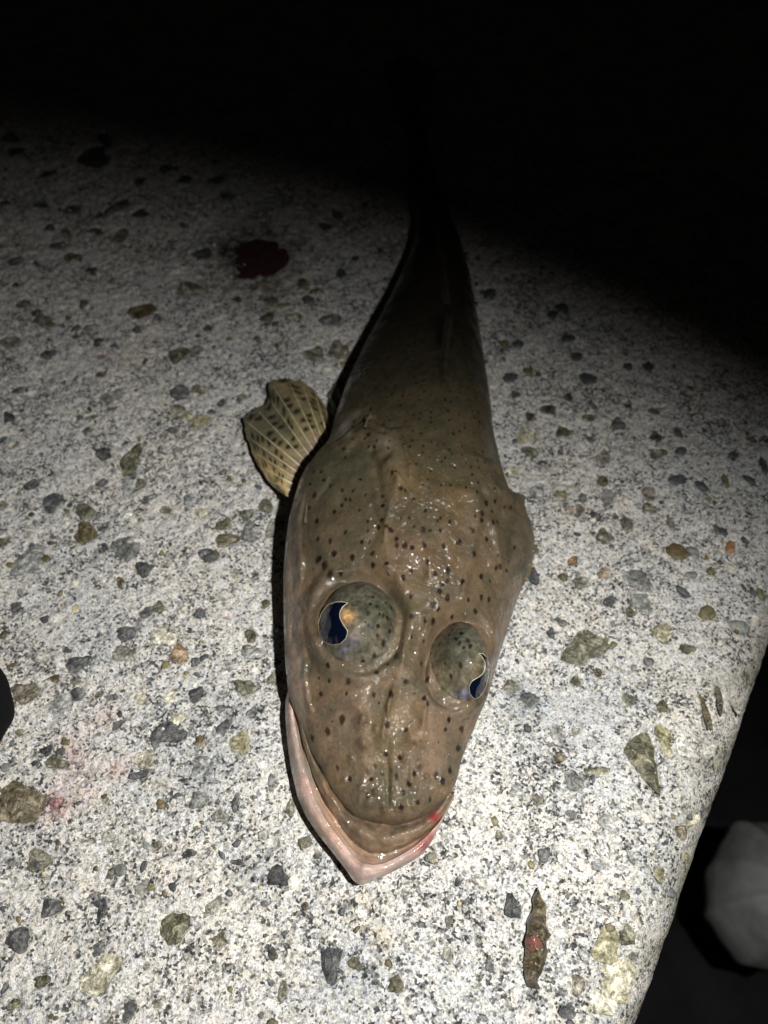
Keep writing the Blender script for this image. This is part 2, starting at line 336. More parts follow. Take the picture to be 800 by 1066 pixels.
# ------------------------------------------------------------------ concrete slab
EA = unproj(808, 690)[:2]; EB = unproj(680, 1066)[:2]
eu = (EA - EB) / np.linalg.norm(EA - EB)          # along the edge, away from the camera
ev = np.array([-eu[1], eu[0]])                    # inward (to the left)
if ev[0] > 0: ev = -ev
def nonuni(lo, flo, fhi, hi, step, g=1.16):
    mid = np.arange(flo, fhi, step); out = [mid]
    a = []; s = step; x = mid[-1]
    while x < hi: s *= g; x += s; a.append(x)
    b = []; s = step; x = mid[0]
    while x > lo: s *= g; x -= s; b.append(x)
    return np.r_[np.array(b[::-1]), mid, np.array(a)]
U = nonuni(-0.6, -0.11, 0.34, 1.8, 0.00055)
R = 0.019
arc = np.linspace(0, np.pi / 2, 46)
Vtop = nonuni(R, R, 0.41, 1.9, 0.00055); Vtop = Vtop[Vtop >= R]
NWL = 90
prof_v = np.r_[np.zeros(NWL), R - R * np.cos(arc[:-1]), Vtop]
prof_z = np.r_[np.linspace(-0.42, -R - 0.001, NWL), -R + R * np.sin(arc[:-1]), np.zeros(len(Vtop))]
nv = np.r_[-np.ones(NWL), -np.cos(arc[:-1]), np.zeros(len(Vtop))]; nz = np.r_[np.zeros(NWL), np.sin(arc[:-1]), np.ones(len(Vtop))]
UU, PV = np.meshgrid(U, prof_v, indexing='ij'); _, PZ = np.meshgrid(U, prof_z, indexing='ij')
_, NVV = np.meshgrid(U, nv, indexing='ij'); _, NZZ = np.meshgrid(U, nz, indexing='ij')
XG = EB[0] + UU * eu[0] + PV * ev[0]; YG = EB[1] + UU * eu[1] + PV * ev[1]
def gritnoise(x, y):
    h = N1(x * 45, y * 45) * 0.0009 + N2(x * 160, y * 160) * 0.0006 + N3(x * 420 + 3, y * 420) * 0.0007 + N4(x * 900, y * 900 + 7) * 0.0006
    pit = np.clip(N2(x * 300 + 40, y * 300) - 0.22, 0, 1)
    return h - pit * 0.003
XS = XG + PZ * 0.7; YS = YG + PZ * 0.7
disp = gritnoise(XS, YS)
wear = np.exp(-PV / 0.012) * (N1(XS * 30, YS * 30 + 9)) * 0.0014          # chipped, worn edge
disp += wear; disp *= (0.35 + 0.65 * np.clip(PV / 0.02, 0, 1))
# dig a socket for each stone
tint = np.ones(XG.shape + (3,))
def ring_mask(px, py, radm, cen):
    return None
socket = np.zeros(XG.shape)
def dig(cx, cy, rx, ry, ang, rad):
    # local window in u,v
    rr = max(rx, ry) * 1.5
    du = (cx - EB[0]) * eu[0] + (cy - EB[1]) * eu[1]; dv = (cx - EB[0]) * ev[0] + (cy - EB[1]) * ev[1]
    i0, i1 = np.searchsorted(U, [du - rr, du + rr]); j0, j1 = np.searchsorted(prof_v[NWL:], [dv - rr, dv + rr]) + NWL
    if i1 <= i0 or j1 <= j0: return
    dx = XG[i0:i1, j0:j1] - cx; dy = YG[i0:i1, j0:j1] - cy
    lx = (dx * math.cos(ang) + dy * math.sin(ang)) / rx; ly = (-dx * math.sin(ang) + dy * math.cos(ang)) / ry
    th = np.arctan2(ly, lx) % (2 * np.pi)
    rd = np.interp(th, np.r_[ANG, 2 * np.pi], np.r_[rad, rad[0]])
    q = np.hypot(lx, ly) / rd
    wd = 0.0004 / max(min(rx, ry), 1e-4)
    socket[i0:i1, j0:j1] = np.maximum(socket[i0:i1, j0:j1], np.clip((1.0 + wd * 1.6 - q) / (wd * 1.4), 0, 1))
    socket_in = np.clip((0.97 - q) / 0.1, 0, 1)
    socket[i0:i1, j0:j1] += socket_in * 0.8
# custom polygons as star shapes
CUST = []
for poly, k in POLY:
    P = unproj([p[0] for p in poly], [p[1] for p in poly])[:, :2]; c = P.mean(0)
    rad = []
    for a in ANG:
        d = np.array([math.cos(a), math.sin(a)]); best = 0
        for i in range(len(P)):
            p, q = P[i] - c, P[(i + 1) % len(P)] - c; e = q - p
            den = d[0] * e[1] - d[1] * e[0]
            if abs(den) < 1e-12: continue
            t = (p[0] * e[1] - p[1] * e[0]) / den; s = (p[0] * d[1] - p[1] * d[0]) / den
            if t > 0 and -1e-6 <= s <= 1 + 1e-6: best = max(best, t)
        rad.append(best)
    rad = np.array(rad); mx = rad.max()
    CUST.append((np.array([c[0], c[1], 0]), mx, mx, 0.0, rad / mx, k, -1))
ALLP = CUST + PEB
for (P, rx, ry, ang, rad, k, v) in ALLP: dig(P[0], P[1], rx, ry, ang, rad)
disp -= np.clip(socket, 0, 1.8) * 0.00055 * (1 + 1.6 * N3(XG * 380, YG * 380))
# stains that stay in the concrete: thinned blood at lower left, wet margin round the blood clot
def stain(px, py, rpx, c, amt):
    P, sx, sy = px_scale(px, py); r = rpx * sx
    g = np.exp(-(((XG - P[0]) / r) ** 2 + ((YG - P[1]) / (rpx * sy)) ** 2)) * amt
    g = np.clip(g * (1 + 1.2 * N1(XG * 260, YG * 260) + 0.8 * N3(XG * 700, YG * 700)), 0, 1)[..., None]
    tint[:] = tint * (1 - g) + tint * np.array(c) * g
for s in ((75, 790, 22, (1, .82, .80), .5), (57, 840, 18, (.9, .6, .6), .7), (95, 822, 20, (1, .85, .83), .5), (110, 745, 16, (1, .83, .8), .5), (72, 775, 12, (1, .75, .74), .4), (125, 800, 14, (1, .8, .78), .6),
          (375, 945, 22, (1, .9, .72), .5), (400, 975, 16, (1, .88, .7), .5), (272, 270, 42, (.18, .17, .15), 1.0), (243, 256, 20, (.16, .16, .14), .9), (150, 370, 30, (.95, .86, .78), .4),
          (262, 905, 24, (.6, .63, .66), .6), (340, 1030, 40, (.66, .7, .74), .6), (545, 735, 30, (.62, .66, .7), .7), (640, 730, 30, (.7, .73, .76), .5), (215, 800, 26, (.6, .63, .66), .6),
          (590, 750, 40, (.85, .86, .9), .5), (390, 1000, 30, (.75, .78, .8), .5), (530, 660, 22, (.75, .8, .85), .4), (245, 740, 30, (.7, .72, .75), .5), (570, 505, 30, (.6, .62, .6), .5)):
    stain(*s)
# concrete tinted darker and olive towards the worn edge
eg = np.clip(np.exp(-PV / 0.010) * (.8 + 1.4 * N2(XS * 120, YS * 120)), 0, .9)[..., None]
tint = tint * (1 - eg) + tint * np.array([0.42, 0.42, 0.34]) * eg
SV = np.stack([XG + NVV * disp * ev[0], YG + NVV * disp * ev[1], PZ + NZZ * disp], -1)
slab = mesh_from('concrete_slab', SV.reshape(-1, 3), grid_faces(*XG.shape)[:, ::-1], [M_CONC], col=tint.reshape(-1, 3))
tag(slab, kind='structure')
# stones set in the slab
PME = [pebble_mesh(r, 50 + i) for i, r in enumerate(RAD)]
ME_BY = {}
def surf_drop(cx, cy):
    v = (cx - EB[0]) * ev[0] + (cy - EB[1]) * ev[1]
    if v < R: return -(R - math.sqrt(max(R * R - (R - max(v, 0)) ** 2, 0)))
    return 0.0
def put_pebble(P, rx, ry, ang, me, k, zt):
    key = (me.name, k)
    if key not in ME_BY:
        c = me.copy(); c.name = 'pebble'; c.materials.clear(); c.materials.append(PM[k]); ME_BY[key] = c
    o = bpy.data.objects.new('pebble', ME_BY[key]); COL.objects.link(o); o.parent = slab
    o.location = (P[0], P[1], surf_drop(P[0], P[1]) - 0.00022); o.rotation_euler = (0, 0, ang); o.scale = (rx, ry, zt)
    return o
ALLP = [p for p in ALLP if (p[0][0] - EB[0]) * ev[0] + (p[0][1] - EB[1]) * ev[1] > 0.0045]
for i, (P, rx, ry, ang, rad, k, v) in enumerate(ALLP[:300]):
    me = PME[v] if v >= 0 else pebble_mesh(rad, 900 + i)
    put_pebble(P, rx, ry, ang, me, k, min(0.0007, 0.25 * min(rx, ry)) * (0.5 + rng.random() * 0.7))
# the rest of the stones and the loose sand grains, one mesh
def grains():
    V = []; F = []; C = []
    pal = {'D': (0.07, 0.075, 0.08), 'O': (0.13, 0.12, 0.06), 'B': (0.12, 0.09, 0.04), 'Y': (0.4, 0.35, 0.2), 'G': (0.2, 0.21, 0.19), 'K': (0.5, 0.48, 0.42), 'N': (0.3, 0.16, 0.07), 'R': (0.4, 0.2, 0.2)}
    bv = np.array([(math.cos(a), math.sin(a)) for a in np.arange(7) * 2 * np.pi / 7])
    def add(x, y, r, asp, an, zt, c):
        b = len(V); jr = 0.75 + rng.random(7) * 0.5; ca, sa = math.cos(an), math.sin(an); z0 = surf_drop(x, y)
        for s, z in ((1.1, -0.0012), (0.95, zt * 0.3), (0.55, zt)):
            for (px, py), q in zip(bv, jr):
                lx, ly = px * r * s * q, py * r * asp * s * q
                V.append((x + lx * ca - ly * sa, y + lx * sa + ly * ca, z0 + z)); C.append(c)
        for k in range(2):
            for j in range(7):
                F.append((b + k * 7 + j, b + k * 7 + (j + 1) % 7, b + k * 7 + 7 + (j + 1) % 7)); F.append((b + k * 7 + j, b + k * 7 + 7 + (j + 1) % 7, b + k * 7 + 7 + j))
        for j in range(1, 6): F.append((b + 14, b + 14 + j, b + 14 + j + 1))
    for (P, rx, ry, ang, rad, k, v) in ALLP[300:]: add(P[0], P[1], rx, ry / rx, ang, 0.0004, pal[k])
    ks = list('DDDDDDDDDOOOOOBBGGGGKKY')
    n = 0
    while n < 3600:
        x = rng.uniform(-0.26, 0.26); y = rng.uniform(-0.06, 0.42)
        v = (x - EB[0]) * ev[0] + (y - EB[1]) * ev[1]
        if v < 0.002: continue
        if N2(x * 60, y * 60) < rng.random() * 0.8 - 0.45: continue
        r = 0.0004 + rng.random() ** 3.0 * 0.0014
        c = np.array(pal[ks[int(rng.integers(len(ks)))]]) * rng.uniform(0.6, 1.5)
        add(x, y, r, rng.uniform(0.5, 1.0), rng.random() * 6.3, rng.uniform(0.0, 0.0004), tuple(c)); n += 1
    m, nt, b = new_mat('sand_grain'); a = nt.nodes.new('ShaderNodeVertexColor'); a.layer_name = 'col'
    geo = nt.nodes.new('ShaderNodeNewGeometry').outputs['Position']; nn = noise_n(nt, 700, 3, 0.6, geo)
    t = ramp(nt, nn.outputs[0], [(0.35, 0.6), (0.65, 1.4)]); nt.links.new(mix(nt, 'MULTIPLY', a.outputs[0], t.outputs[0], 1), b.inputs['Base Color'])
    b.inputs['Roughness'].default_value = 0.5; bump(nt, b, nn.outputs[0], 0.7, 0.0005)
    o = mesh_from('small_stones', V, F, [m], slab, np.array(C)); tag(o, kind='stuff')
grains()
# ------------------------------------------------------------------ dark ground below the edge
gm = simple_mat('dark_ground', (0.02, 0.02, 0.021), 0.9, 0.2, 25, 0.004)
gx, gy = np.meshgrid(np.linspace(-6, 6, 120), np.linspace(-5, 9, 140), indexing='ij')
gz = -0.40 + N1(gx * 3, gy * 3) * 0.02 + N2(gx * 9, gy * 9) * 0.008
gr = mesh_from('ground', np.stack([gx, gy, gz], -1).reshape(-1, 3), grid_faces(120, 140)[:, ::-1], [gm]); tag(gr, kind='structure')

# ------------------------------------------------------------------ the fish
fish = bpy.data.objects.new('flathead_fish', None); COL.objects.link(fish); fish.location = (0.0, 0.15, 0.0)
tag(fish, 'brown speckled flathead fish lying on the pale concrete facing the viewer', 'fish')
bpy.context.view_layer.update()
OFF = np.array([0, 0.15, 0])
def fpart(name, V, F, mats, parent=None, col=None, loc_parent=fish):
    o = mesh_from(name, np.asarray(V).reshape(-1, 3) - OFF, F, mats, parent or fish, col)
    return o
def tab(rows):
    a = np.array(sorted(rows), float); return lambda r, a=a: [np.interp(r, a[:, 0], a[:, k]) for k in range(1, a.shape[1])]
def tabs(rows, w=5.0):  # smoothed 1-column table
    a = np.array(sorted(rows), float); xs = np.arange(a[0, 0], a[-1, 0] + 1, 1.0); y = np.interp(xs, a[:, 0], a[:, 1])
    k = np.exp(-0.5 * (np.arange(-int(3 * w), int(3 * w) + 1) / w) ** 2); k /= k.sum()
    yp = np.pad(y, len(k) // 2, mode='edge')
    e0 = 2 * y[0] - y[1:len(k) // 2 + 1][::-1]; e1 = 2 * y[-1] - y[-len(k) // 2:-1][::-1]
    yp[:len(e0)] = e0; yp[-len(e1):] = e1
    ys = np.convolve(yp, k, 'valid')
    return lambda r: np.interp(r, xs, ys)
LEFT = tabs([(95, 424), (120, 424), (150, 424), (180, 425), (205, 429), (235, 434), (260, 430), (280, 422), (300, 413), (320, 403), (355, 384), (385, 369), (405, 360), (425, 353), (447, 346), (458, 343), (466, 335), (475, 327), (486, 319), (500, 312), (520, 306), (540, 301), (560, 298), (600, 295), (650, 295.5), (690, 297), (720, 300), (734, 304), (745, 309), (777, 321), (805, 336), (827, 349), (842, 361), (850, 370), (855, 383), (858.5, 398), (860, 410)], 2.6)
RIGHT = tabs([(95, 440), (120, 441), (150, 445), (180, 452), (210, 462), (250, 479), (290, 490), (340, 499), (380, 505), (420, 511), (450, 514), (475, 520), (495, 525), (508, 532), (514, 538), (520, 544), (530, 548), (545, 553), (560, 556), (575, 555), (590, 551), (610, 544), (650, 530), (680, 521), (725, 508), (755, 495), (790, 481), (815, 475), (828, 468), (838, 458), (848, 445), (855, 431), (859, 418), (860, 410)], 2.6)
_R0 = RIGHT
RIGHT = lambda r: _R0(r) + 7.5 * np.clip(1 - np.abs(r - 516) / np.where(r < 516, 3.0, 8.0), 0, 1) - 2 * np.exp(-((r - 507) / 5.0) ** 2) + 1.2 * np.sin(r * .35) * np.exp(-((r - 560) / 30) ** 2)
MID = tabs([(95, 432), (150, 436), (200, 446), (250, 456), (300, 462), (350, 465), (400, 464), (450, 450), (500, 438), (560, 432), (650, 429), (700, 425), (800, 414), (860, 410)], 10)
ZM = tabs([(95, .006), (120, .008), (160, .012), (220, .019), (280, .026), (340, .032), (400, .0365), (440, .038), (480, .0375), (520, .036), (560, .034), (620, .0305), (660, .0285), (700, .0265), (760, .0215), (800, .0185), (830, .016), (848, .0138), (856, .0118), (860, .0095)], 4)
ZL = tabs([(95, .004), (160, .006), (260, .009), (340, .013), (440, .017), (500, .0155), (600, .0125), (700, .011), (760, .0105), (830, .0105), (852, .0102), (860, .0092)], 6)
ZR = tabs([(95, .004), (160, .005), (260, .008), (340, .010), (440, .012), (500, .011), (600, .009), (700, .010), (760, .0105), (830, .0105), (852, .0102), (860, .0092)], 6)
PW = tabs([(95, 2.0), (300, 2.0), (420, 2.0), (500, 1.8), (560, 1.65), (700, 1.6), (800, 1.75), (860, 2.0)], 10)
Y0 = unproj(400, 859.6, .0098)[1]; Yh = unproj(400, 470, .015)[1]; Y1 = unproj(400, 97, .005)[1]
# dense near snout tip
tt = np.linspace(0, 1, 430) ** 1.15
YS_ = np.r_[Y0 + (Yh - Y0) * tt, Yh + (Y1 - Yh) * np.linspace(0, 1, 330)[1:] ** 1.1]
ns = len(YS_)
def row_of(Y, z):
    return proj(np.stack([0 * Y, Y, z + 0 * Y], -1))[1]
rn = row_of(YS_, 0.015)        # nominal row
for _ in range(6): rn = row_of(YS_, ZM(rn))
zl, zm, zr, pw = ZL(rn), ZM(rn), ZR(rn), PW(rn)
def edge_x(fun, Y, z):
    r = row_of(Y, z); return unproj(fun(r), r, z)[:, 0]
xl, xr, xm = edge_x(LEFT, YS_, zl), edge_x(RIGHT, YS_, zr), edge_x(MID, YS_, zm)
xm = np.clip(xm, xl + 1e-4, xr - 1e-4)
nt_ = 190; nb_ = 22
V = np.zeros((ns, 2 * nt_ - 1 + 2 * nb_, 3)); top = np.zeros(V.shape[:2], bool)
u = np.linspace(0, 1, nt_); u = 0.55 * u + 0.45 * (1 - np.cos(u * np.pi / 2))
for i in range(ns):
    p = pw[i]; prof = (1 - (1 - u) ** p) ** (1 / p)
    L = np.stack([xl[i] + (xm[i] - xl[i]) * u, np.full(nt_, YS_[i]), zl[i] + (zm[i] - zl[i]) * prof], -1)
    Rr = np.stack([xr[i] + (xm[i] - xr[i]) * u, np.full(nt_, YS_[i]), zr[i] + (zm[i] - zr[i]) * prof], -1)[::-1][1:]
    a = np.linspace(np.pi / 2, 0, nb_ + 1)[:-1]; wd = xr[i] - xl[i]
    ins = min(0.3 * wd, 0.016)
    BL = np.stack([xl[i] + ins - ins * np.cos(a), np.full(nb_, YS_[i]), zl[i] - (zl[i] - 0.0006) * np.sin(a)], -1)
    BR = np.stack([xr[i] - ins + ins * np.cos(a), np.full(nb_, YS_[i]), zr[i] - (zr[i] - 0.0006) * np.sin(a)], -1)[::-1]
    V[i] = np.concatenate([BL, L, Rr, BR])
top[:, nb_:-nb_] = True
# fold back the ends
base = V.copy()
PXX, PYY, DD = proj(V)
# relief on the skin: (polyline in photo px, half width px, height mm)
def seg_dist(px, py, poly):
    best = np.full(px.shape, 1e9)
    for (x0, y0), (x1, y1) in zip(poly[:-1], poly[1:]):
        dx, dy = x1 - x0, y1 - y0; t = np.clip(((px - x0) * dx + (py - y0) * dy) / (dx * dx + dy * dy + 1e-9), 0, 1)
        best = np.minimum(best, np.hypot(px - x0 - t * dx, py - y0 - t * dy))
    return best
dz = np.zeros(PXX.shape)
MJ = np.clip(0.9 + 1.5 * N1(V[..., 0] * 170 + 5, V[..., 1] * 170), 0.05, 2); WJ = np.clip(1.1 + 1.2 * N2(V[..., 0] * 150, V[..., 1] * 150), 0.5, 2)
PXX = PXX + 5 * N3(V[..., 0] * 200, V[..., 1] * 200); PYY = PYY + 3 * N4(V[..., 0] * 200, V[..., 1] * 200)
def relief(poly, wpx, mm):
    d = seg_dist(PXX, PYY, poly); dz[:] += np.exp(-(d / (wpx * WJ)) ** 2) * mm * np.interp(PYY, [520, 620], [0.7e-3, 1.1e-3]) * MJ
EYL = (373, 648, 44, 49, .0254); EYR = (479, 690, 34, 47, .0206)
for (ex, ey, ea, eb, ez) in (EYL, EYR):
    q = np.hypot((PXX - ex) / ea, (PYY - ey) / eb); w_ = smooth(np.clip((1.42 - q) / 0.42, 0, 1)) * 0.8; dz += (ez - V[..., 2]) * w_ * (q < 1.5)
    q = np.hypot((PXX - ex) / ea, (PYY - ey) / eb)
    dz += np.exp(-((q - 1.04) / 0.09) ** 2) * -0.0006 + np.exp(-((q - 1.22) / 0.12) ** 2) * 0.0006
relief([(436, 600), (434, 640), (432, 700), (424, 750)], 12, -1.6)
relief([(418, 600), (422, 650), (420, 690), (408, 730), (400, 770)], 4, 0.8)
relief([(446, 640), (448, 690), (444, 730), (440, 770)], 4, 0.7)
relief([(404, 590), (402, 545), (412, 500)], 4, 0.8); relief([(446, 600), (450, 540), (446, 500)], 5, 0.5); relief([(482, 620), (490, 570), (500, 520)], 5, 0.8)
relief([(392, 600), (375, 590), (350, 595)], 4, 0.6)
relief([(319, 512), (313, 545), (311, 600), (314, 660), (318, 710), (322, 740)], 3.5, 1.0)
relief([(305, 540), (303, 600), (305, 680)], 3, -0.7)
relief([(512, 545), (522, 590), (520, 640), (514, 690), (505, 730), (494, 765)], 3.5, 1.0)
relief([(530, 560), (534, 600), (526, 640)], 4, -0.8)
# rough bones on the snout
for (x, y, wd, hmm) in ((379, 752, 4, 1.3), (378, 776, 4, 1.5), (366, 790, 3, .6), (392, 760, 3, .6), (422, 790, 3, .7), (444, 810, 3, .7), (360, 812, 4, .5), (408, 822, 3, .6), (392, 826, 3, .7), (430, 838, 4, .8), (382, 800, 4, .8), (377, 822, 4, .9), (430, 771, 5, 1.0), (436, 796, 5, .9), (426, 815, 4, .7), (417, 842, 7, 1.0), (385, 838, 6, .9), (376, 835, 4, .6), (400, 846, 5, .8), (405, 740, 5, .4), (440, 742, 5, 0.7), (445, 728, 4, .7), (352, 760, 6, .4), (398, 790, 5, -.6), (452, 800, 6, -.5), (370, 735, 6, .5), (455, 775, 5, .5)):
    relief([(x, y - 1), (x, y + 1)], wd, hmm)
relief([(378, 745), (378, 830)], 5, 0.5); relief([(430, 760), (430, 830)], 5, 0.5); relief([(404, 740), (404, 840)], 3, -0.5)
# gill cover edge: head plate sits 1.5 mm proud of the body behind it
GE = [(300, 530), (318, 490), (332, 472), (347, 461), (362, 452), (376, 441), (385, 431), (392, 440), (404, 447), (418, 446), (424, 462), (430, 480), (450, 500), (480, 508), (500, 500), (510, 490), (520, 470)]
HEADP = GE + [(600, 470), (600, 900), (250, 900), (250, 530)]
inh = in_poly(PXX, PYY, HEADP); dge = seg_dist(PXX, PYY, GE)
sg = np.where(inh, dge, -dge)
amp = np.interp(PXX, [300, 385, 425, 450, 490, 520], [2.2, 2.4, 1.2, 0.3, 0.2, 0.8]) * 1e-3
dz += np.clip(sg / 2.5, -1, 1) * 0.5 * amp * np.exp(-np.clip(sg, 0, 99) / 30) * (dge < 80) * np.exp(-(np.clip(-sg, 0, 99) / 12))
relief([(350, 470), (380, 452), (400, 458), (410, 480)], 5, 1.1); relief([(395, 475), (412, 495), (425, 515)], 4, 1.1); relief([(388, 470), (392, 500), (400, 520)], 4, -1.0); relief([(410, 452), (426, 470), (428, 495)], 3.5, 0.9); relief([(440, 500), (470, 512), (495, 515)], 4, .6)
relief([(355, 442), (362, 430), (378, 425)], 4, 0.6); relief([(352, 455), (368, 442)], 4, -0.8)
relief([(400, 452), (408, 470), (400, 478)], 3, -0.9); relief([(500, 478), (512, 500), (520, 512)], 4, 0.7); relief([(524, 520), (518, 545), (535, 552)], 3, -0.6)
relief([(330, 520), (345, 500), (365, 490)], 5, -0.5); relief([(385, 520), (395, 545), (385, 570)], 6, -0.5)
relief([(462, 405), (464, 440), (462, 470)], 4, 0.5); relief([(445, 400), (448, 440)], 5, -0.3)
lump = N1(V[..., 0] * 110, V[..., 1] * 110) * 0.0016 + N2(V[..., 0] * 320, V[..., 1] * 320) * 0.0008 + N3(V[..., 0] * 800, V[..., 1] * 800) * 0.00016
hd = np.interp(PYY, [430, 560, 700], [.25, .6, 1])
dz += lump * hd
wtop = np.zeros(V.shape[:2]); wtop[:, nb_:-nb_] = np.r_[np.clip(u * 9, 0, 1), np.clip(u[::-1][1:] * 9, 0, 1)][None]
V[..., 2] += dz * wtop
# true the silhouette up to the measured outline
for _ in range(3):
    qx, qy, qd = proj(V); ii = np.arange(ns)
    jr = qx.argmax(1); jl = qx.argmin(1)
    dr = (RIGHT(qy[ii, jr]) - qx[ii, jr]) * qd[ii, jr] / FPX; dl = (LEFT(qy[ii, jl]) - qx[ii, jl]) * qd[ii, jl] / FPX
    kk = np.exp(-0.5 * (np.arange(-6, 7) / 2.0) ** 2); kk /= kk.sum()
    lim = (rn < 842) * np.clip((842 - rn) / 30, 0, 1)
    dr = np.convolve(np.pad(dr, 6, mode='edge'), kk, 'valid') * lim; dl = np.convolve(np.pad(dl, 6, mode='edge'), kk, 'valid') * lim
    fr = 1 + dr / np.maximum(V[ii, jr, 0] - xm, 1e-4); fl = 1 + dl / np.minimum(V[ii, jl, 0] - xm, -1e-4)
    fr = np.clip(fr, .8, 1.15); fl = np.clip(fl, .8, 1.15)
    rel = V[..., 0] - xm[:, None]
    V[..., 0] = xm[:, None] + rel * np.where(rel > 0, fr[:, None], fl[:, None])
# no part of the flank stands outside it
qx, qy, qd = proj(V)
V[..., 0] -= np.clip(qx - RIGHT(qy) , 0, 60) * qd / FPX * (qy < 835) * (qy > 440)
V[..., 0] += np.clip(LEFT(qy) - qx, 0, 60) * qd / FPX * (qy < 835) * (qy > 440)
PXX, PYY, DD = proj(V)
# ---- pigment
SKIN = np.array([0.136, 0.097, 0.064])
C = np.ones(V.shape) * SKIN
tp = V[top].reshape(-1, 3); 
tpx, tpy = PXX[top].ravel(), PYY[top].ravel()
def hit(px, py):
    i = np.argmin((tpx - px) ** 2 + (tpy - py) ** 2); return tp[i]
def mixc(g, c):
    g = np.clip(g, 0, 1)[..., None]; C[:] = C * (1 - g) + np.array(c) * g
def blob(px, py, rpx, c, amt, ry=None):
    c = np.array(c) * 0.8
    P = hit(px, py); d = np.linalg.norm((P - CAM)); s = (P - CAM) @ FWD / FPX
    e = V - P; r = rpx * s; r2 = (ry or rpx) * s * 1.15
    q = (e[..., 0] / r) ** 2 + (e[..., 1] / r2) ** 2 + (e[..., 2] / max(r, r2)) ** 2 * 0.3
    mixc(np.exp(-q) * amt * (1 + 0.7 * N2(V[..., 0] * 260, V[..., 1] * 260)), c)
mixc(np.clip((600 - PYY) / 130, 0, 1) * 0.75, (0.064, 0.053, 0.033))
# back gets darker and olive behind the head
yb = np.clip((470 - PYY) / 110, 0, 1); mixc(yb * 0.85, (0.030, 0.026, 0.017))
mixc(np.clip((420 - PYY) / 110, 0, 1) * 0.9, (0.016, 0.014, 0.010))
C *= 1.0
for b_ in ((350, 545, 40, (.12, .095, .06), .5), (345, 500, 30, (.085, .085, .058), .7), (330, 520, 22, (.085, .085, .058), .6), (372, 490, 16, (.07, .075, .055), .6), (420, 560, 34, (.15, .10, .065), .5), (470, 590, 34, (.17, .105, .065), .6),
           (500, 520, 25, (.12, .10, .06), .4), (535, 560, 26, (.075, .070, .045), .8), (545, 590, 18, (.07, .065, .045), .7), (326, 660, 10, (.06, .04, .025), .7), (420, 495, 20, (.21, .14, .065), .6), (455, 510, 34, (.19, .12, .055), .5), (440, 480, 30, (.10, .08, .05), .5), (400, 460, 12, (.16, .13, .10), .6),
           (435, 640, 20, (.16, .12, .07), .5), (372, 745, 50, (.19, .13, .088), .5), (350, 700, 36, (.25, .165, .12), .5), (340, 760, 30, (.24, .165, .12), .4), (405, 800, 28, (.17, .125, .075), .5), (408, 750, 18, (.20, .145, .075), .5),
           (455, 790, 24, (.22, .155, .12), .5), (470, 750, 18, (.25, .17, .13), .6), (400, 845, 22, (.13, .10, .065), .5), (460, 335, 14, (.012, .012, .012), .8), (462, 375, 7, (.015, .015, .013), .8)):
    blob(*b_)
blob(350, 635, 56, (.13, .10, .075), .5)
for (x, y, r) in ((379, 752, 7), (378, 776, 7), (382, 800, 6), (377, 822, 6), (430, 771, 8), (436, 796, 7), (426, 815, 6), (417, 842, 8), (445, 728, 6), (452, 800, 6), (398, 640, 5), (470, 640, 5)):
    blob(x, y, r, (.27, .18, .13), .6); blob(x + 1.5, y + 2, r * .4, (.07, .035, .025), .7)
for (x0, y0, x1, y1, c_) in ((392, 592, 404, 500, (.16, .125, .08)), (446, 600, 440, 510, (.15, .11, .07)), (482, 610, 495, 530, (.14, .11, .075)), (424, 660, 400, 800, (.17, .13, .085)), (448, 680, 450, 780, (.19, .14, .1)), (365, 700, 372, 820, (.2, .15, .11)), (335, 520, 330, 600, (.1, .08, .055)), (404, 450, 425, 500, (.17, .14, .1))):
    for t_ in np.linspace(0, 1, 7): blob(x0 + (x1 - x0) * t_ + rng.normal() * 2, y0 + (y1 - y0) * t_, 5, c_, .35, 12)
# nape bars, fine streaks
# pale side strip of the head (cheek below the ridge), left and right
LINE_L = [(318, 500), (313, 545), (311, 600), (314, 660), (318, 710), (318, 745)]
LINE_R = [(540, 530), (535, 570), (524, 620), (516, 680), (505, 730), (494, 765), (482, 800)]
def side(px, py, line, sgn):
    a = np.array(line); xx = np.interp(py, a[:, 1], a[:, 0]); return np.clip(sgn * (px - xx) / 7 + 0.5, 0, 1) * ((py > 495) & (py < 812))
gL = side(PXX, PYY, LINE_L, -1); mixc(gL * np.interp(PYY, [495, 560, 640, 745], [0, .55, .85, .85]), (.25, .19, .16))
gR = side(PXX, PYY, LINE_R, 1); mixc(gR * np.interp(PYY, [495, 590, 660, 780], [0, .3, .8, .8]), (.22, .165, .135))
# underside
und = ~top; C[und] = C[und] * 0.35 + np.array([.34, .29, .26]) * 0.65
el = np.zeros(V.shape[:2]); el[:, nb_:-nb_] = np.r_[np.clip(1 - u * 14, 0, 1), np.clip(1 - u[::-1][1:] * 22, 0, 1)][None]
mixc(el * np.interp(PYY, [200, 300, 440, 470], [.0, .5, .75, 0.2]), (.20, .175, .15))
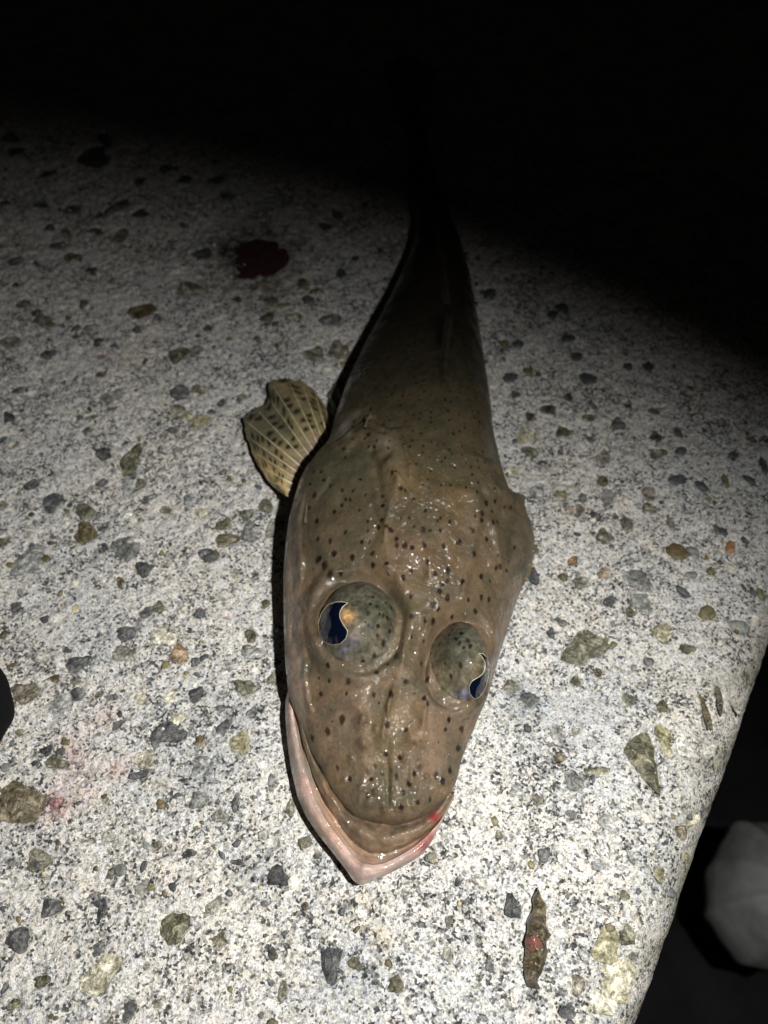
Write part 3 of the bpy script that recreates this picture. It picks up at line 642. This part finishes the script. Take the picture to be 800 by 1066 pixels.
# whitish skin fold behind gill cover
blob(356, 446, 9, (.24, .22, .20), .8, 14); blob(370, 432, 7, (.2, .18, .16), .6)
blob(462, 352, 8, (.006, .006, .006), 1.1, 16); blob(462, 385, 4, (.008, .008, .007), 1.0, 14); blob(384, 433, 5, (.5, .45, .36), .9); blob(362, 452, 5, (.3, .27, .23), .8); blob(418, 500, 7, (.22, .165, .09), .6, 12); blob(405, 462, 6, (.22, .18, .14), .6); blob(400, 478, 5, (.06, .05, .04), .6); blob(505, 512, 4, (.32, .27, .2), .7); blob(398, 560, 6, (.26, .19, .11), .5, 20)
blob(512, 470, 6, (.2, .19, .17), .6, 20)
SPT = []
for s in "181 44,155 78,170 103,200 100,233 55,288 43,290 77,330 70,373 108,355 20,378 20,355 5,400 27,432 20,487 22,443 67,463 100,498 90,483 132,497 118,475 147,395 162,398 217,455 188,435 232,457 230,470 200,538 122,570 45,605 5,590 108,530 10,555 172,573 205,590 165,612 170,496 165,508 218,137 60,168 398,222 397,145 432,215 432,165 353,292 436,355 328,331 352,300 375,382 398,423 350,440 395,433 445,339 435,204 507,165 538,329 518,396 513,382 533,500 505,535 530,492 532,190 637,226 670,286 670,325 600,363 611,315 655,296 634,374 706,368 750,275 716,447 727,414 734,355 662,404 655,465 660,483 676,390 685,503 645,120 555,140 635,527 583,440 460".split(','):
    a, b = map(float, s.split()); SPT.append((280 + a * .375, 560 + b * .375, 2.7 * (.65 + .55 * ((a * 7 + b * 3) % 10) / 10)))
for s in "293 245,297 264,351 210,352 240,333 317,262 333,290 345,314 345,298 365,288 380,270 395,308 365,345 355,330 390,350 418,383 415,387 380,385 360,408 300,418 298,427 340,430 410,404 440,449 410,458 366,487 392,490 370,480 330,440 345,460 430,482 438,500 440,523 410,545 420,523 440,515 415,228 417,232 460,260 465,297 443,270 495,245 522,312 503,237 505,260 545,285 543,335 467,355 465,360 523,393 517,395 430,376 432,350 440,418 460,437 475,432 550,452 535,455 480,485 475,493 515,510 543,530 478,540 535,562 470,570 465,575 560,595 435,622 398,632 460,605 495,601 440,620 550,640 560,648 420,658 420,645 395,620 415,605 405,632 375,652 370,675 385,690 385,700 480,685 515,660 500,665 528,680 535,655 530,240 300,222 300,213 330,210 385,222 355,246 320".split(','):
    a, b = map(float, s.split()); SPT.append((230 + a * .4375, 360 + b * .4375, 2.1 * (.65 + .55 * ((a * 7 + b * 3) % 10) / 10)))
def paint_spots(Vx, Cx, spots, hitf, c=(0.010, 0.0055, 0.0035), cell=0.012):
    flat = Vx.reshape(-1, 3); cf = Cx.reshape(-1, 3)
    for (px, py, r) in spots:
        P = hitf(px, py); s = (P - CAM) @ FWD / FPX; rr = r * s
        m = np.where((np.abs(flat[:, 1] - P[1]) < rr * 2.4) & (np.abs(flat[:, 0] - P[0]) < rr * 2.4))[0]
        e = flat[m] - P; a = rng.random() * 0.8 + 1.2; k1 = rng.uniform(0.7, 1.05); k2 = rng.uniform(0.95, 1.55)
        ex = e[:, 0] * math.cos(a) + e[:, 1] * math.sin(a); ey = -e[:, 0] * math.sin(a) + e[:, 1] * math.cos(a)
        d = np.sqrt((ex / k2) ** 2 + (ey / k1) ** 2 + e[:, 2] ** 2 * 0.5) / rr
        g = (np.clip((1.4 - d * (1 + 0.5 * N4(flat[m, 0] * 1500, flat[m, 1] * 1500))) / 0.6, 0, 1) * rng.uniform(.8, .97))[:, None]
        cf[m] = cf[m] * (1 - g) + np.array(c) * g
r2 = random.Random(5)
C *= np.array([.84, .90, .86])
def not_eye(x, y): return math.hypot((x - 373) / 46, (y - 648) / 51) > 1 and math.hypot((x - 479) / 36, (y - 690) / 49) > 1
spots = [s for s in SPT if not_eye(s[0], s[1])]
for _ in range(230):
    y = r2.uniform(395, 512); x = r2.uniform(float(LEFT(y)) + 12, float(RIGHT(y)) - 8)
    if y > 470 and x < 425: continue
    if all(math.hypot(x - s[0], (y - s[1]) * 1.4) > 6.2 for s in spots): spots.append((x, y, r2.uniform(0.8, 1.5)))
for _ in range(150):
    y = r2.uniform(290, 395); x = r2.uniform(float(LEFT(y)) + 12, float(RIGHT(y)) - 8)
    if all(math.hypot(x - s[0], y - s[1]) > 6 for s in spots): spots.append((x, y, r2.uniform(0.8, 1.3)))
for _ in range(60):
    y = r2.uniform(520, 840); x = r2.uniform(float(LEFT(y)) + 25, float(RIGHT(y)) - 18)
    if not_eye(x, y) and all(math.hypot(x - s[0], y - s[1]) > 10 for s in spots): spots.append((x, y, r2.uniform(0.7, 1.2)))
paint_spots(V, C, spots, hit)
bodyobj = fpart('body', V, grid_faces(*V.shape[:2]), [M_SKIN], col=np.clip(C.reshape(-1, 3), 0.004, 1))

# ---- eyes
def make_eye(ex, ey, ea, eb, tilt, zc, rz, pup, lappet, espots):
    c = unproj(ex, ey, zc); s = (c - CAM) @ FWD / FPX; _, _, sy = px_scale(ex, ey, zc)
    rx = ea * s; ry = eb * s * 1.02
    n, m = 150, 260
    r_ = np.linspace(0.0, 1.12, n)[:, None]; th = np.linspace(0, 2 * np.pi, m, endpoint=False)[None]
    X = r_ * np.cos(th); Yv = r_ * np.sin(th); Z = 0.5 + 0.5 * np.cos(np.pi * np.clip(r_ / 1.14, 0, 1) ** 1.9) + 0 * th - 0.12 * np.clip((r_ - .98) / .1, 0, 1)
    bul = 1 + 0.06 * N1(X * 1.5 + 5, Yv * 1.5)
    E = np.stack([X * rx * bul, Yv * ry * bul, Z * rz + N2(X * 6, Yv * 6) * 0.0004 + N3(X * 14, Yv * 14) * 0.00012], -1)
    a = tilt; E = np.stack([E[..., 0] * math.cos(a) + E[..., 2] * math.sin(a), E[..., 1], -E[..., 0] * math.sin(a) + E[..., 2] * math.cos(a)], -1)
    b = math.radians(-6); E = np.stack([E[..., 0], E[..., 1] * math.cos(b) - E[..., 2] * math.sin(b), E[..., 1] * math.sin(b) + E[..., 2] * math.cos(b)], -1)
    E = E + c
    px, py, _ = proj(E); fx, fy, fe = px.ravel(), py.ravel(), E.reshape(-1, 3)
    vis = (r_ + 0 * th).ravel() < 1.08
    def h(x, y): return fe[np.argmin((fx - x) ** 2 + (fy - y) ** 2 + (~vis) * 1e5)]
    Cc = np.ones(E.shape) * np.array([0.080, 0.077, 0.052])
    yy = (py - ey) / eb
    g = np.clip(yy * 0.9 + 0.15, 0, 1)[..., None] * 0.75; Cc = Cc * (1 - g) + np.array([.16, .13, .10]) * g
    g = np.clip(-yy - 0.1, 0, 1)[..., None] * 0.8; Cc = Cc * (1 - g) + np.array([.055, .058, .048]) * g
    for (x, y, r, col_, am) in lappet:
        P = h(x, y); d = np.linalg.norm(E - P, axis=-1) / (r * s); g = (np.exp(-d ** 2) * am)[..., None]; Cc = Cc * (1 - g) + np.array(col_) * g
    rimq = np.hypot((px - ex) / ea, (py - ey) / eb); g = (np.clip((rimq - .80) / .22, 0, 1))[..., None]; Cc = Cc * (1 - g) + np.array([.105, .084, .056]) * g
    Cc *= (1 + 0.6 * N2(E[..., 0] * 700, E[..., 1] * 700) + 0.6 * N3(E[..., 0] * 1600, E[..., 1] * 1600))[..., None]
    espots = [(x, y, r * 1.25) for x, y, r in espots]
    paint_spots(E, Cc, espots, h, (0.012, 0.011, 0.01))
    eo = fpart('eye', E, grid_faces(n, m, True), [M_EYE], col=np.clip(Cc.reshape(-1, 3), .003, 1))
    # pupil: a thin proud lens following the eyeball inside the aperture
    F = grid_faces(n, m, True); cxp = fx[F].mean(1); cyp = fy[F].mean(1)
    sel = in_poly(cxp, cyp, pup) & vis[F].all(1) 
    F = F[sel]; ids, inv = np.unique(F, return_inverse=True)
    nrm = fe - (c - np.array([0, 0, .006])); nrm /= np.linalg.norm(nrm, axis=1)[:, None]
    PV_ = fe[ids] + nrm[ids] * 0.00018
    po = fpart('pupil', PV_, inv.reshape(-1, 4), [M_PUPIL], parent=eo)
    Pp = np.array([h(x, y) for x, y in resample(pup + [pup[0]], 90)]); nn = Pp - (c - np.array([0, 0, .006])); nn /= np.linalg.norm(nn, axis=1)[:, None]
    Pp = relax(Pp, 2) + relax(nn, 2) * 0.00016
    TV, TF = tube(Pp, 0.00011 + 0.00005 * np.sin(np.linspace(0, 9, len(Pp))), 8)
    fpart('iris_rim', TV, TF, [M_RING], parent=eo)
    return eo
def cv(lst): return [(280 + a * .375, 560 + b * .375, r) for a, b, r in lst]
PUPL = [(362.5, 628), (357, 626.6), (350, 627), (342, 629.8), (335.8, 638), (332.5, 647.5), (332.8, 659), (337, 667.5), (346, 671.2), (355, 670), (361, 664), (362.3, 656.5), (358, 650.5), (354, 643), (354.2, 637), (357, 632)]
PUPR = [(498, 680.6), (502, 684), (505, 690), (504.6, 697), (502.5, 701.5), (497.5, 705), (491, 709), (488, 715), (489.4, 722.5), (494.4, 727.5), (500, 724.5), (505, 716), (507.5, 707.5), (509, 696), (507.5, 686), (503, 680.5)]
make_eye(374, 649, 43.5, 48.5, -0.05, 0.0226, 0.0104, PUPL, [(362, 641, 6, (.42, .28, .13), 1.3), (345, 618, 14, (.04, .045, .055), .6), (366, 668, 8, (.14, .13, .16), .7), (352, 684, 12, (.07, .07, .08), .6), (359, 676, 3, (.3, .25, .45), .6), (395, 675, 14, (.19, .15, .11), .5)],
         cv([(290, 165, 1.5), (283, 184, 1.5), (275, 210, 1.7), (276, 241, 1.5), (305, 245, 1.7), (330, 222, 1.6), (336, 260, 1.6), (316, 293, 1.6), (318, 215, 1.4), (293, 327, 2), (262, 345, 2), (300, 190, 1.4), (268, 235, 1.2), (308, 210, 1.3), (340, 195, 1.6), (325, 180, 1.2), (345, 300, 1.6), (302, 270, 1.2)]))
make_eye(477.5, 690, 32, 46, 0.26, 0.0180, 0.0108, PUPR, [(496, 695, 6, (.16, .13, .08), .7), (482, 725, 10, (.12, .12, .15), .6), (484, 722, 3, (.3, .25, .5), .7), (462, 710, 10, (.15, .15, .08), .6)],
         cv([(510, 255, 1.5), (500, 270, 1.4), (520, 280, 1.6), (535, 265, 1.5), (541, 305, 1.5), (552, 285, 1.6), (475, 297, 1.4), (533, 355, 1.8), (505, 385, 1.4), (560, 300, 1.4), (515, 240, 1.3), (490, 350, 1.2), (530, 292, 1.2)]))

# ---- lips and lower jaw
OUT = [(301, 716), (297.5, 728), (297, 742), (298, 757), (300, 780), (304, 805), (310, 830), (319, 850), (330, 867), (345, 886), (360, 905), (368, 917), (376, 922), (387, 918), (400, 912), (420, 902), (438, 891), (448, 879), (455, 866), (463, 850), (470, 836), (474, 824)]
INN = [(304, 722), (307, 745), (313, 775), (319, 800), (328, 827), (341, 852), (352, 868), (362, 881), (371, 892), (380, 898), (390, 899), (402, 896), (415, 890), (430, 881), (445, 869), (457, 857), (465, 844), (472, 828)]
UPO = [(305, 724), (310, 750), (317, 780), (328, 812), (342, 841), (357, 863), (370, 878), (385, 887), (402, 888), (421, 881), (441, 870), (454, 859), (465, 846), (473, 828)]
PLE = [(310, 738), (318, 760), (326, 782), (340, 806), (353, 827), (365, 841), (375, 849), (387, 851), (398, 853), (411, 857), (422, 856), (438, 848), (453, 837), (466, 822)]
def prow(poly, z, n=220, k=4):
    P = relax(resample(poly, n), k); z = np.broadcast_to(np.asarray(z, float), (n,)); return unproj(P[:, 0], P[:, 1], z), P
def loft(rows, sub=8):
    R_ = np.array(rows); n = len(R_); out = []
    for i in range(n - 1):
        p0 = R_[max(i - 1, 0)]; p1 = R_[i]; p2 = R_[i + 1]; p3 = R_[min(i + 2, n - 1)]
        for t in np.linspace(0, 1, sub, endpoint=False):
            out.append(0.5 * ((2 * p1) + (-p0 + p2) * t + (2 * p0 - 5 * p1 + 4 * p2 - p3) * t * t + (-p0 + 3 * p1 - 3 * p2 + p3) * t ** 3))
    out.append(R_[-1]); return np.array(out)
def between(A, B, t, n=220):
    a = resample(A, n); b = resample(B, n); return a * (1 - t) + b * t
s_ = np.linspace(0, 1, 220)
def lowz(z): return z * np.ones(220)
cen = np.array([400, 840.0])
def inset(poly, f): return [tuple(cen + (np.array(p) - cen) * f) for p in poly]
rows = [prow(inset(OUT, 0.90), .0008)[0], prow(inset(OUT, 0.965), .0022)[0], prow(OUT, .0052)[0], prow(between(OUT, INN, .35), .0090)[0], prow(between(OUT, INN, .75), .0098)[0],
        prow(INN, .0086)[0], prow(between(INN, UPO, .5), .0080)[0], prow(between(INN, UPO, 1.3), .0078)[0]]
J = loft(rows, 9)
JX, JY, _ = proj(J)
nJ = len(J); v_ = np.linspace(0, 1, nJ)[:, None] * np.ones((1, 220))
CJ = np.ones(J.shape) * np.array([.43, .325, .29])
def mixj(C_, g, c): g = np.clip(g, 0, 1)[..., None]; return C_ * (1 - g) + np.array(c) * g
CJ = mixj(CJ, np.clip((v_ - .66) / .14, 0, 1) * .85, (.25, .175, .115))
CJ = mixj(CJ, np.exp(-(np.hypot(JX - 432, JY - 872) / 17) ** 2) * .45, (.42, .20, .17))
CJ = mixj(CJ, np.exp(-(np.hypot(JX - 442, JY - 880) / 7) ** 2) * .9, (.24, .055, .055))
CJ = mixj(CJ, np.exp(-(np.hypot(JX - 450, JY - 872) / 5) ** 2) * .8, (.33, .05, .05))
CJ = mixj(CJ, np.exp(-(np.hypot(JX - 335, JY - 862) / 22) ** 2) * .35, (.42, .25, .15))
CJ = mixj(CJ, np.clip((800 - JY) / 100, 0, 1) * .3, (.36, .30, .27))
arcp = np.linspace(0, 1, 220)[None] + 0 * v_
st = N1(v_ * 22 + 3, arcp * 14) + .6 * N2(v_ * 50, arcp * 22)
CJ = CJ * (1 + .45 * st[..., None] * np.array([.7, 1.0, 1.15]))
CJ = mixj(CJ, np.clip(N3(v_ * 9, arcp * 9) * 2.2 - .25, 0, 1) * .5, (.36, .20, .16))
J[..., 2] += N1(J[..., 0] * 230, J[..., 1] * 230) * .0013 * np.clip((v_ - .2) * 4, 0, 1) + N2(J[..., 0] * 700, J[..., 1] * 700) * .0003 * np.clip((v_ - .2) * 4, 0, 1)
J[..., 2] += np.exp(-((v_ - .64) / .025) ** 2) * .0004 + np.exp(-(np.hypot(JX - 381, JY - 906) / 9) ** 2) * .0016 + np.exp(-(np.hypot(JX - 345, JY - 872) / 12) ** 2) * .0005
fpart('lower_jaw', J, grid_faces(*J.shape[:2]), [M_LIP], col=np.clip(CJ.reshape(-1, 3), 0, 1))
# chin knob
rows = [prow(between(PLE, UPO, -0.25), .0085)[0], prow(between(PLE, UPO, 0.0), .0098)[0], prow(between(PLE, UPO, .12), .0092)[0], prow(between(PLE, UPO, .45), .0114)[0], prow(between(PLE, UPO, .85), .0104)[0],
        prow(UPO, .0086)[0], prow(between(PLE, UPO, 1.06), .0066)[0]]
Uo = loft(rows, 8); UX, UY, _ = proj(Uo); vu = np.linspace(0, 1, len(Uo))[:, None] * np.ones((1, 220))
CU = np.ones(Uo.shape) * np.array([.15, .11, .075])
CU = mixj(CU, np.exp(-((vu - .17) / .05) ** 2) * .55, (.08, .045, .03))
CU = mixj(CU, np.clip((vu - .62) / .1, 0, 1) * .7, (.21, .15, .095))
CU = mixj(CU, np.clip((830 - UY) / 60, 0, 1) * np.clip((380 - UX) / 20, 0, 1) * .7, (.26, .20, .125))
CU = mixj(CU, (UX > 425) * np.exp(-((vu - .3) / .1) ** 2) * .7, (.42, .25, .21))
CU = CU * (1 + .5 * (N1(vu * 18, np.linspace(0, 30, 220)[None] + 0 * vu) + N2(vu * 30, np.linspace(0, 70, 220)[None] + 0 * vu))[..., None])
CU = mixj(CU, np.exp(-(np.hypot(UX - 452, UY - 850) / 6) ** 2) * .95, (.20, .02, .028))
CU = mixj(CU, np.exp(-(np.hypot((UX - 378), (UY - 868) * 1.5) / 16) ** 2) * .5, (.15, .115, .085))
Uo[..., 2] += N1(Uo[..., 0] * 330 + 9, Uo[..., 1] * 330) * .0014 * np.sin(vu * np.pi) + N2(Uo[..., 0] * 900, Uo[..., 1] * 900) * .0003
for (x, y, r, hh) in ((375, 867, 6, .0009), (400, 873, 7, .0011), (423, 864, 6, .0007)):
    Uo[..., 2] += np.exp(-(np.hypot(UX - x, UY - y) / r) ** 2) * hh
fpart('upper_lip', Uo, grid_faces(*Uo.shape[:2]), [M_LIP], col=np.clip(CU.reshape(-1, 3), 0, 1))

# ---- fins
def fin(name, base_px, tip_px, zb, zt, nray, colf, arch=0.003, ray_r=0.00024, rays=True, thick=0.00025, ray_bend=0.0, lumps=.0006):
    n, m = 90, 120
    B = resample(base_px, n); T = resample(tip_px, n)
    jj = np.random.default_rng(nray).random(n) * .5 + .5 * np.abs(np.sin(np.pi * nray * np.linspace(0, 1, n))); T = T + (B - T) * (0.055 * jj + .03 * N1(np.linspace(0, 9, n), np.zeros(n)))[:, None]
    t = np.linspace(0, 1, m)[None, :, None]
    P2 = B[:, None] * (1 - t) + T[:, None] * t
    sx = np.linspace(0, 1, n)[:, None]; tt_ = np.linspace(0, 1, m)[None]
    z = zb + (zt - zb) * tt_ + arch * np.sin(np.pi * tt_ ** 0.8) * (0.6 + 0.4 * np.sin(np.pi * sx))
    rp = np.cos(2 * np.pi * nray * sx); z = z + 0.00016 * rp + N1(sx * 7 + 2, tt_ * 4) * lumps * tt_ * 2
    z = np.maximum(z, 0.0008)
    P3 = unproj(P2[..., 0], P2[..., 1], z)
    Pb = P3.copy(); Pb[..., 2] -= thick
    Vf = np.concatenate([P3.reshape(-1, 3), Pb.reshape(-1, 3)]); Ff = grid_faces(n, m); Ff = np.concatenate([Ff, Ff[:, ::-1] + n * m])
    ring = np.r_[np.arange(m), np.arange(1, n) * m + m - 1, (n - 1) * m + np.arange(m - 2, -1, -1), np.arange(n - 2, 0, -1) * m]
    rf = np.array([(ring[i], ring[(i + 1) % len(ring)], ring[(i + 1) % len(ring)] + n * m, ring[i] + n * m) for i in range(len(ring))])
    Ff = np.concatenate([Ff, rf[:, ::-1]])
    Cc = colf(sx + 0 * tt_, tt_ + 0 * sx, P2); Cc = np.concatenate([Cc.reshape(-1, 3)] * 2)
    fo = fpart(name, Vf, Ff, [M_FIN], col=Cc)
    if rays:
        for k in range(nray + 1):
            i = int(round(k * (n - 1) / nray)); L = P3[i, ::4].copy(); L[:, 2] += 0.00005
            e = int(len(L) * (0.94 + 0.04 * ((k * 7) % 3) / 2)); L = L[:e]
            TV, TF = tube(L, ray_r * np.linspace(1.25, 0.35, len(L)), 6)
            fpart('fin_ray', TV, TF, [M_RAY], parent=fo)
    return fo
def pec_col(s, t, P2):
    c = np.ones(s.shape + (3,)) * np.array([.15, .13, .07])
    def mm(c, g, k): g = np.clip(g, 0, 1)[..., None]; return c * (1 - g) + np.array(k) * g
    c = mm(c, np.exp(-((s - .45) / .2) ** 2) * np.clip((t - .3) * 2, 0, 1) * .8, (.05, .055, .045))
    c = mm(c, np.clip((.25 - s) / .15, 0, 1) * .9, (.40, .31, .14)); c = mm(c, np.clip((s - .7) / .2, 0, 1) * .7, (.14, .10, .045))
    c = mm(c, np.clip((.25 - t) / .15, 0, 1) * .85, (.15, .12, .095))
    k = np.zeros(s.shape)
    for i in range(13):
        for j in range(7):
            cs = (i + .5 + .25 * math.sin(i * 9 + j * 5)) / 13; ct = .28 + j * .105 + .04 * ((i * 5) % 3) + .02 * math.sin(i * 3 + j * 11)
            if (i * 3 + j * 5) % 7 == 0: continue
            k = np.maximum(k, np.clip(1.4 - np.hypot((s - cs) / .027, (t - ct) / .032), 0, 1))
    c = mm(c, k * .95, (.009, .008, .005))
    c = c * 1.7
    return c
fin('pectoral_fin', [(301, 517), (306, 505), (314, 491), (324, 477), (334, 466), (344, 456), (348, 446)],
    [(292, 512), (284, 506), (277, 498), (270, 487), (263, 475), (258, 462), (254, 447), (252, 434), (256, 427), (267, 421), (274, 419), (279, 413), (278, 404), (279, 397), (288, 392), (302, 392), (315, 396), (325, 403), (334, 414), (341, 427), (346, 438)], .0095, .0045, 13, pec_col, arch=0.0035)
def dull(c):
    def f(s, t, P2): return np.ones(s.shape + (3,)) * np.array(c) * (1 + .4 * N2(s * 20, t * 6))[..., None]
    return f
fin('pelvic_fin', [(358, 455), (356, 440), (360, 425)], [(346, 448), (340, 428), (341, 408), (350, 396), (362, 392)], .004, .001, 5, dull((.10, .10, .075)), arch=.001)
fin('pectoral_fin', [(540, 548), (546, 575), (540, 600), (530, 630)], [(555, 545), (558, 572), (553, 597), (543, 613), (532, 645)], .003, .001, 7, dull((.16, .14, .08)), arch=.001)
fin('caudal_fin', [(425, 118), (432, 115), (440, 118)], [(398, 72), (405, 62), (418, 58), (432, 58), (446, 64), (455, 74)], .006, .002, 9, dull((.06, .05, .04)), arch=.001)
# folded dorsal fins: low keels along the back
def keel(pts, hmm, c, wd=0.0006):
    P = np.array([hit(x, y) for x, y in resample(pts, 50)]); P = relax(P, 6); s = np.linspace(0, 1, 50)
    hh = hmm * 1e-3 * np.sin(np.pi * np.clip(s * .94 + .05, 0, 1)) ** .6 * (1 + .12 * np.sin(s * 40))
    rows = []
    for dx, f in ((-wd * 2.5, -.2), (-wd * .7, .5), (0.0003, 1.0), (wd * .9, .5), (wd * 2.5, -.2)):
        q = P.copy(); q[:, 0] += dx; q[:, 2] += hh * f; rows.append(q)
    K = loft(rows, 3); c_ = np.ones(K.shape) * np.array(c)
    return fpart('dorsal_fin', K, grid_faces(*K.shape[:2])[:, ::-1], [M_FIN], col=c_.reshape(-1, 3))
keel([(463, 404), (462, 380), (464, 358), (467, 330)], 1.2, (.03, .027, .02), .0007)
keel([(465, 318), (462, 285), (455, 240), (447, 200), (440, 160)], 2.4, (.04, .034, .024), .0007)
# head spines
def spine(px, py, qx, qy, dzm=0.002, r=0.0007):
    a = hit(px, py); b = unproj(qx, qy, a[2] + dzm * .3)
    TV, TF = tube(np.array([a * (1 - t) + b * t + np.array([0, 0, dzm * math.sin(t * 2.2) * .5]) for t in np.linspace(0, 1, 14)]), r * np.linspace(1, .12, 14), 9)
    fpart('head_spine', TV, TF, [M_SPINE])
pass; spine(318, 545, 321, 513, .0012); spine(380, 445, 385.5, 431, .001, .0006)
spine(407, 598, 399, 588, .001, .0006); spine(352, 604, 345, 598, .0006, .0004); spine(484, 640, 487, 632, .001, .0006)

# ------------------------------------------------------------------ blood clot on the slab
def drop(name, px, py, ra, rb, hmm, c, label, ang=0.0, rough=.12):
    P, sx, sy = px_scale(px, py); rx, ry = ra * sx, rb * sy
    n, m = 26, 60; r = np.linspace(0, 1, n)[:, None]; th = np.linspace(0, 2 * np.pi, m, endpoint=False)[None]
    rad = 1 + .05 * np.sin(3 * th + 1) + .02 * np.sin(7 * th)
    lx = r * rad * np.cos(th) * rx; ly = r * rad * np.sin(th) * ry; x = P[0] + lx * math.cos(ang) - ly * math.sin(ang); y = P[1] + lx * math.sin(ang) + ly * math.cos(ang)
    z = hmm * 1e-3 * np.sqrt(np.clip(1 - r ** 2.4, 0, 1)) * (1 + .6 * N1(x * 400, y * 400)) + 0 * th + N2(x * 900, y * 900) * .0002
    z = z - 0.0003 * r ** 4; z[-1] = -0.001
    m_ = simple_mat(name + '_surface', c, rough, .5, 300, .0004)
    o = mesh_from(name, np.stack([x, y, z], -1).reshape(-1, 3), grid_faces(n, m, True), [m_]); tag(o, label, 'blood')
    return o
drop('blood_clot', 270, 269, 30, 22, 0.8, (.045, .017, .023), 'dark maroon oval blood clot on the concrete left of the tail', -.35, .1)
drop('glint_bead', 411, 72, 4, 4, 1.0, (.30, .05, .05), 'tiny red bead added for a glint in the dark by the tail end, nearer of the two')  # small red beads added to stand in for two red glints of unknown source
drop('glint_bead', 366, 45, 3, 3, 1.0, (.20, .04, .04), 'tiny red bead added for a glint in the dark at the top, farther of the two')

# ------------------------------------------------------------------ shred of bait by the lower right: thin olive strip with a pink bead
scrap = bpy.data.objects.new('bait_scrap', None); COL.objects.link(scrap); tag(scrap, 'narrow olive brown wet shred with a pink bead lying below right of the jaw', 'bait scrap')
m_sc = new_mat('olive_shred')
m, nt, b = m_sc; tc = nt.nodes.new('ShaderNodeTexCoord').outputs['Object']; n = noise_n(nt, 420, 4, .7, tc, .5)
r = ramp(nt, n.outputs[0], [(.36, (.02, .017, .01)), (.52, (.085, .068, .038)), (.68, (.26, .22, .13))]); nt.links.new(r.outputs[0], b.inputs['Base Color'])
b.inputs['Roughness'].default_value = .25; bump(nt, b, n.outputs[0], .9, .001); M_SC = m
SL = [(561, 924), (556, 935), (553, 950), (549, 962), (547, 975), (547, 990), (546, 1005), (547, 1027)]
SR = [(562, 924), (566, 935), (570, 955), (572, 975), (570, 992), (567, 1008), (563, 1022), (561, 1030)]
nn_ = 90; A = resample(SL, nn_); B = resample(SR, nn_); A[:, 0] += 4 * N1(np.linspace(0, 9, nn_), np.zeros(nn_)); B[:, 0] += 6 * N2(np.linspace(0, 11, nn_), np.zeros(nn_)) - 1; Mi = (A + B) / 2; wv = np.linspace(0, 1, nn_)
rowsS = []
for f, z in ((-1.0, -.0004), (-.96, .0008), (-.55, .0023), (0, .0029), (.55, .0021), (.96, .0007), (1.0, -.0004)):
    Q = Mi + (B - A) / 2 * f; zz = z * np.maximum(np.clip(np.sin(np.pi * np.clip(wv * .9 + .06, 0, 1)) ** .4, .1, 1), .75 * (wv > .6)) * (1 + .3 * np.sin(wv * 23))
    rowsS.append(unproj(Q[:, 0], Q[:, 1], zz))
S = loft(rowsS, 7); S[..., 2] += N1(S[..., 0] * 500, S[..., 1] * 500) * .0022 + N2(S[..., 0] * 1200, S[..., 1] * 1200) * .0009
mesh_from('shred', S.reshape(-1, 3), grid_faces(*S.shape[:2])[:, ::-1], [M_SC], scrap)
def blobmesh(name, c, r, mat, parent, lump=.2, n=20, m=30, seed=0):
    ph = np.linspace(0, np.pi, n)[:, None]; th = np.linspace(0, 2 * np.pi, m, endpoint=False)[None]
    D = np.stack([np.sin(ph) * np.cos(th), np.sin(ph) * np.sin(th), np.cos(ph) + 0 * th], -1)
    q = 1 + lump * N1(D[..., 0] * 2 + seed, D[..., 1] * 2 + D[..., 2] * 2)
    return mesh_from(name, (D * q[..., None] * np.array(r) + c).reshape(-1, 3), grid_faces(n, m, True)[:, ::-1], [mat], parent)
M_BEAD = simple_mat('pink_flesh', (.17, .07, .058), .18, .6, 500, .0004, .3)
blobmesh('bead', unproj(556, 982, .0022), (.0019, .0019, .0015), M_BEAD, scrap, .4)

# ------------------------------------------------------------------ pale bag below the slab edge
M_BAG = simple_mat('pale_plastic', (.30, .305, .305), .45, .5, 30, .002)
n, m = 90, 140
ph = np.linspace(0, np.pi, n)[:, None]; th = np.linspace(0, 2 * np.pi, m, endpoint=False)[None]
zc = -.27; Pc = unproj(808, 938, zc); sB = (Pc - CAM) @ FWD / FPX
D = np.stack([np.sin(ph) * np.cos(th), np.sin(ph) * np.sin(th), np.cos(ph) + 0 * th], -1)
fold = np.zeros((n, m))
for a0, wd, hh in ((-2.2, .10, .10), (-1.75, .08, .14), (2.6, .14, .08), (3.3, .12, .10), (1.9, .10, .12), (1.2, .14, .1), (.4, .2, .1), (-1.0, .12, .12), (-.3, .15, .08)):
    da = (th - a0 + np.pi) % (2 * np.pi) - np.pi; fold += np.exp(-(da / wd) ** 2) * hh * .5 * (np.sin(ph) * .9 + .1)
rr = 1 + fold - .07 + .10 * N1(D[..., 0] * 2 + 3, D[..., 1] * 2 + D[..., 2])
BV = np.stack([D[..., 0] * rr * 76 * sB, D[..., 1] * rr * 68 * sB * (1 + .25 * np.clip(D[..., 1], 0, 1) ** 3), D[..., 2] * rr * .05], -1) + Pc
bag = mesh_from('plastic_bag', BV.reshape(-1, 3), grid_faces(n, m, True)[:, ::-1], [M_BAG])
tag(bag, 'dim pale grey gathered bag in the dark beyond the lower right slab edge', 'bag')

# ------------------------------------------------------------------ black thing poking in at the left
M_BLK = simple_mat('black_rubber', (.004, .004, .005), .8, .1, 60, .001)
P = unproj(-28, 724, .02)
bl = blobmesh('black_object', P + np.array([-.003, 0, -.004]), (.0085, .0125, .0225), M_BLK, None, .15, 30, 40, 4)
tag(bl, 'matte black rounded object poking in at the left edge of the concrete', 'black object')
